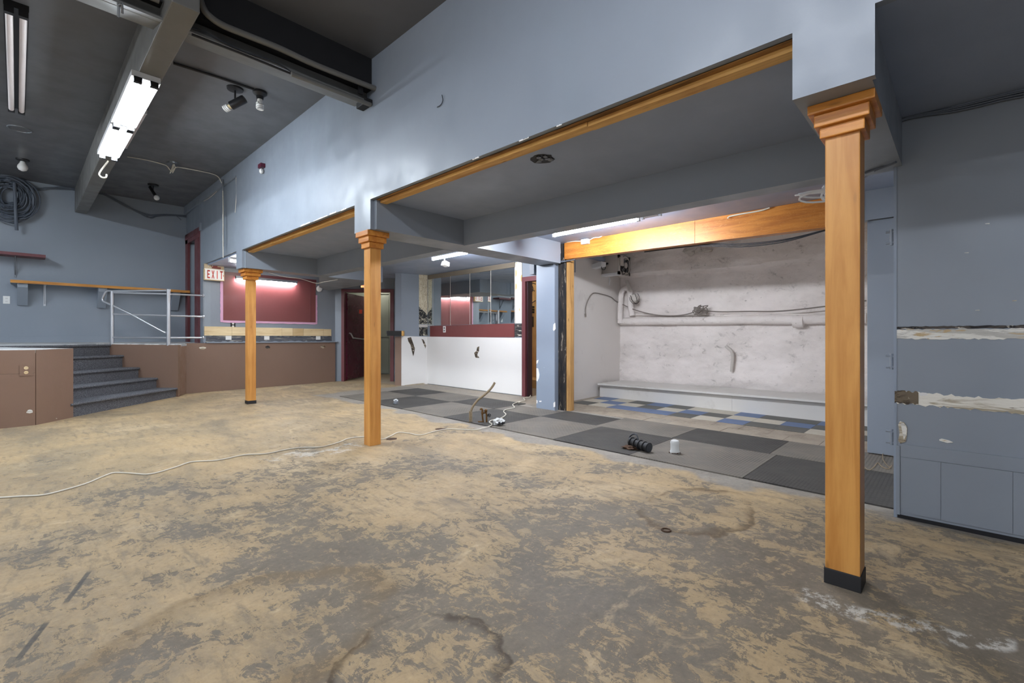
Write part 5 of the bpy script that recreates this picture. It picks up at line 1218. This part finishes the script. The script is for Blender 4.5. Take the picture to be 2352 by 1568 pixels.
# brass valves
p = onF(1113, 971); s_ = (p.x * FW[0] + p.y * FW[1]) / F; pf = lambda u, v: onP(u, v, (p.x, p.y), FW)
t = thing('floor_valves', 'pair of brass valves on pipes beside the hose', 'valve', p)
MB().tube([pf(1110, 971), pf(1107.5, 951), pf(1107, 944)], 2 * s_, 8).build('riser_pipe', 'brass', t); MB().tube([pf(1118, 974), pf(1117.5, 952), pf(1116, 942)], 2 * s_, 8).build('riser_pipe', 'brass', t)
MB().tube(spline([pf(1108, 947), pf(1107.5, 940), pf(1104.5, 938.5), pf(1104, 941.5)], 4), 2.1 * s_, 8).build('spout', 'brass', t)
MB().lathe([(2.2 * s_, -3 * s_), (3.6 * s_, -1 * s_), (3.4 * s_, 3 * s_), (1.6 * s_, 5 * s_)], pf(1116, 944), n=12).build('valve_body', 'brass', t, smooth=True); MB().lathe([(2.0 * s_, -3 * s_), (3.2 * s_, 0), (2 * s_, 4 * s_)], pf(1108, 949), n=12).build('valve_body', 'brass', t, smooth=True)
MB().tube([pf(1109, 948), pf(1115, 948)], 1.6 * s_, 8).build('cross_pipe', 'brass', t)
hw = pf(1123.5, 953.5); mb = MB().tube([pf(1117, 951), hw], 0.9 * s_, 6)
rr = Vector((RT[0], RT[1], 0)); uz = Vector((0, 0, 1))
for k in range(4): mb.tube([hw, hw + (rr * math.cos(k * 1.57 + .4) + uz * math.sin(k * 1.57 + .4)) * 3.6 * s_], 0.9 * s_, 6)
mb.tube([hw + (rr * math.cos(k * math.pi / 8) + uz * math.sin(k * math.pi / 8)) * 3.6 * s_ for k in range(16)], 0.8 * s_, 6, closed=True); mb.build('hand_wheel', 'dark_metal', t)
MB().tube([pf(1098, 968.5), pf(1110, 968)], 1.6 * s_, 8).build('lying_pipe', 'brass', t); MB().blob(p, (16 * s_, 10 * s_, 1.6 * s_), 3, .4).build('rubble', 'rust', t)
p = onF(1146, 978, 0.0095); s_ = (p.x * FW[0] + p.y * FW[1]) / F
t = thing('wrapped_bundle', 'bundle wrapped in white plastic on the mat edge', 'bag', p)
MB().blob(p + Vector((0, 0, 8.5 * s_)), (12.5 * s_, 12 * s_, 7.5 * s_), 7, .45).build('wrap', 'plastic_bag', t, smooth=True)
MB().blob(p + Vector((-.0, -.012, 6.0 * s_)), (11.5 * s_, 11 * s_, 4 * s_), 9, .5).build('contents', 'black', t); MB().blob(p + rr * (-6 * s_) + Vector((0, 0, 2 * s_)), (6 * s_, 6 * s_, 2 * s_), 2, .5).build('wrap_tail', 'plastic_bag', t)
# cords
g = lambda u, v: onF(u, v, 0.0158)
tag(MB().tube(spline([g(*q) for q in ((1219, 908), (1216, 914), (1203, 916), (1206, 921), (1197, 924), (1191, 927), (1194, 924), (1178, 931), (1182, 938), (1172, 941), (1160, 944), (1157, 948), (1162, 954), (1156, 960), (1150, 963))], 5), 0.006, 6).build('wavy_cable', 'cable_white', smooth=True, base=True), 'wavy white cord from the back doorway to the plastic bundle', 'cord')
g2 = lambda u, v: onF(u, v, 0.016 if u > 1095 else 0.005)
cord = [(1136, 966), (1127, 969), (1124, 973), (1130, 977), (1124, 982), (1106, 987), (1092, 988), (1060, 987), (1030, 986), (1000, 991), (966, 1000), (940, 996), (915, 994), (895, 1003), (875, 1010), (840, 1004), (800, 1008), (780, 1016), (740, 1027), (690, 1029), (650, 1035), (610, 1043), (560, 1046), (500, 1058), (440, 1062), (400, 1075), (345, 1090), (300, 1088), (262, 1087), (235, 1096), (200, 1111), (150, 1126), (100, 1138), (50, 1141), (-10, 1145)]
tag(MB().tube(spline([g2(*q) for q in cord], 5), 0.0055, 6).build('white_cable', 'cable_white', smooth=True, base=True), 'long thin white cord winding across the bare concrete floor', 'cord')
for u, v, lab in ((1011, 985, 'dark hole in the concrete beside the white cord, nearer the mats'), (899, 1008, 'dark hole in the concrete right of the middle column')):
    p = onF(u, v, 0.0006); rnd = random.Random(u)
    tag(MB().prism([p + Vector((math.cos(k * math.pi / 8) * (.055 + rnd.uniform(-.012, .012)), math.sin(k * math.pi / 8) * (.055 + rnd.uniform(-.012, .012)), 0.0)) for k in range(16)], (0, 0, 0.0015)).build('floor_hole', 'rust', base=True), lab, 'hole')
p = onF(1530, 1218, 0.002)
tag(MB().tube([p + Vector((math.cos(k * math.pi / 10) * .022, math.sin(k * math.pi / 10) * .022, 0)) for k in range(20)], 0.0045, 6, closed=True).build('floor_ring', 'rust', base=True), 'small rusty ring set in the concrete floor', 'ring')
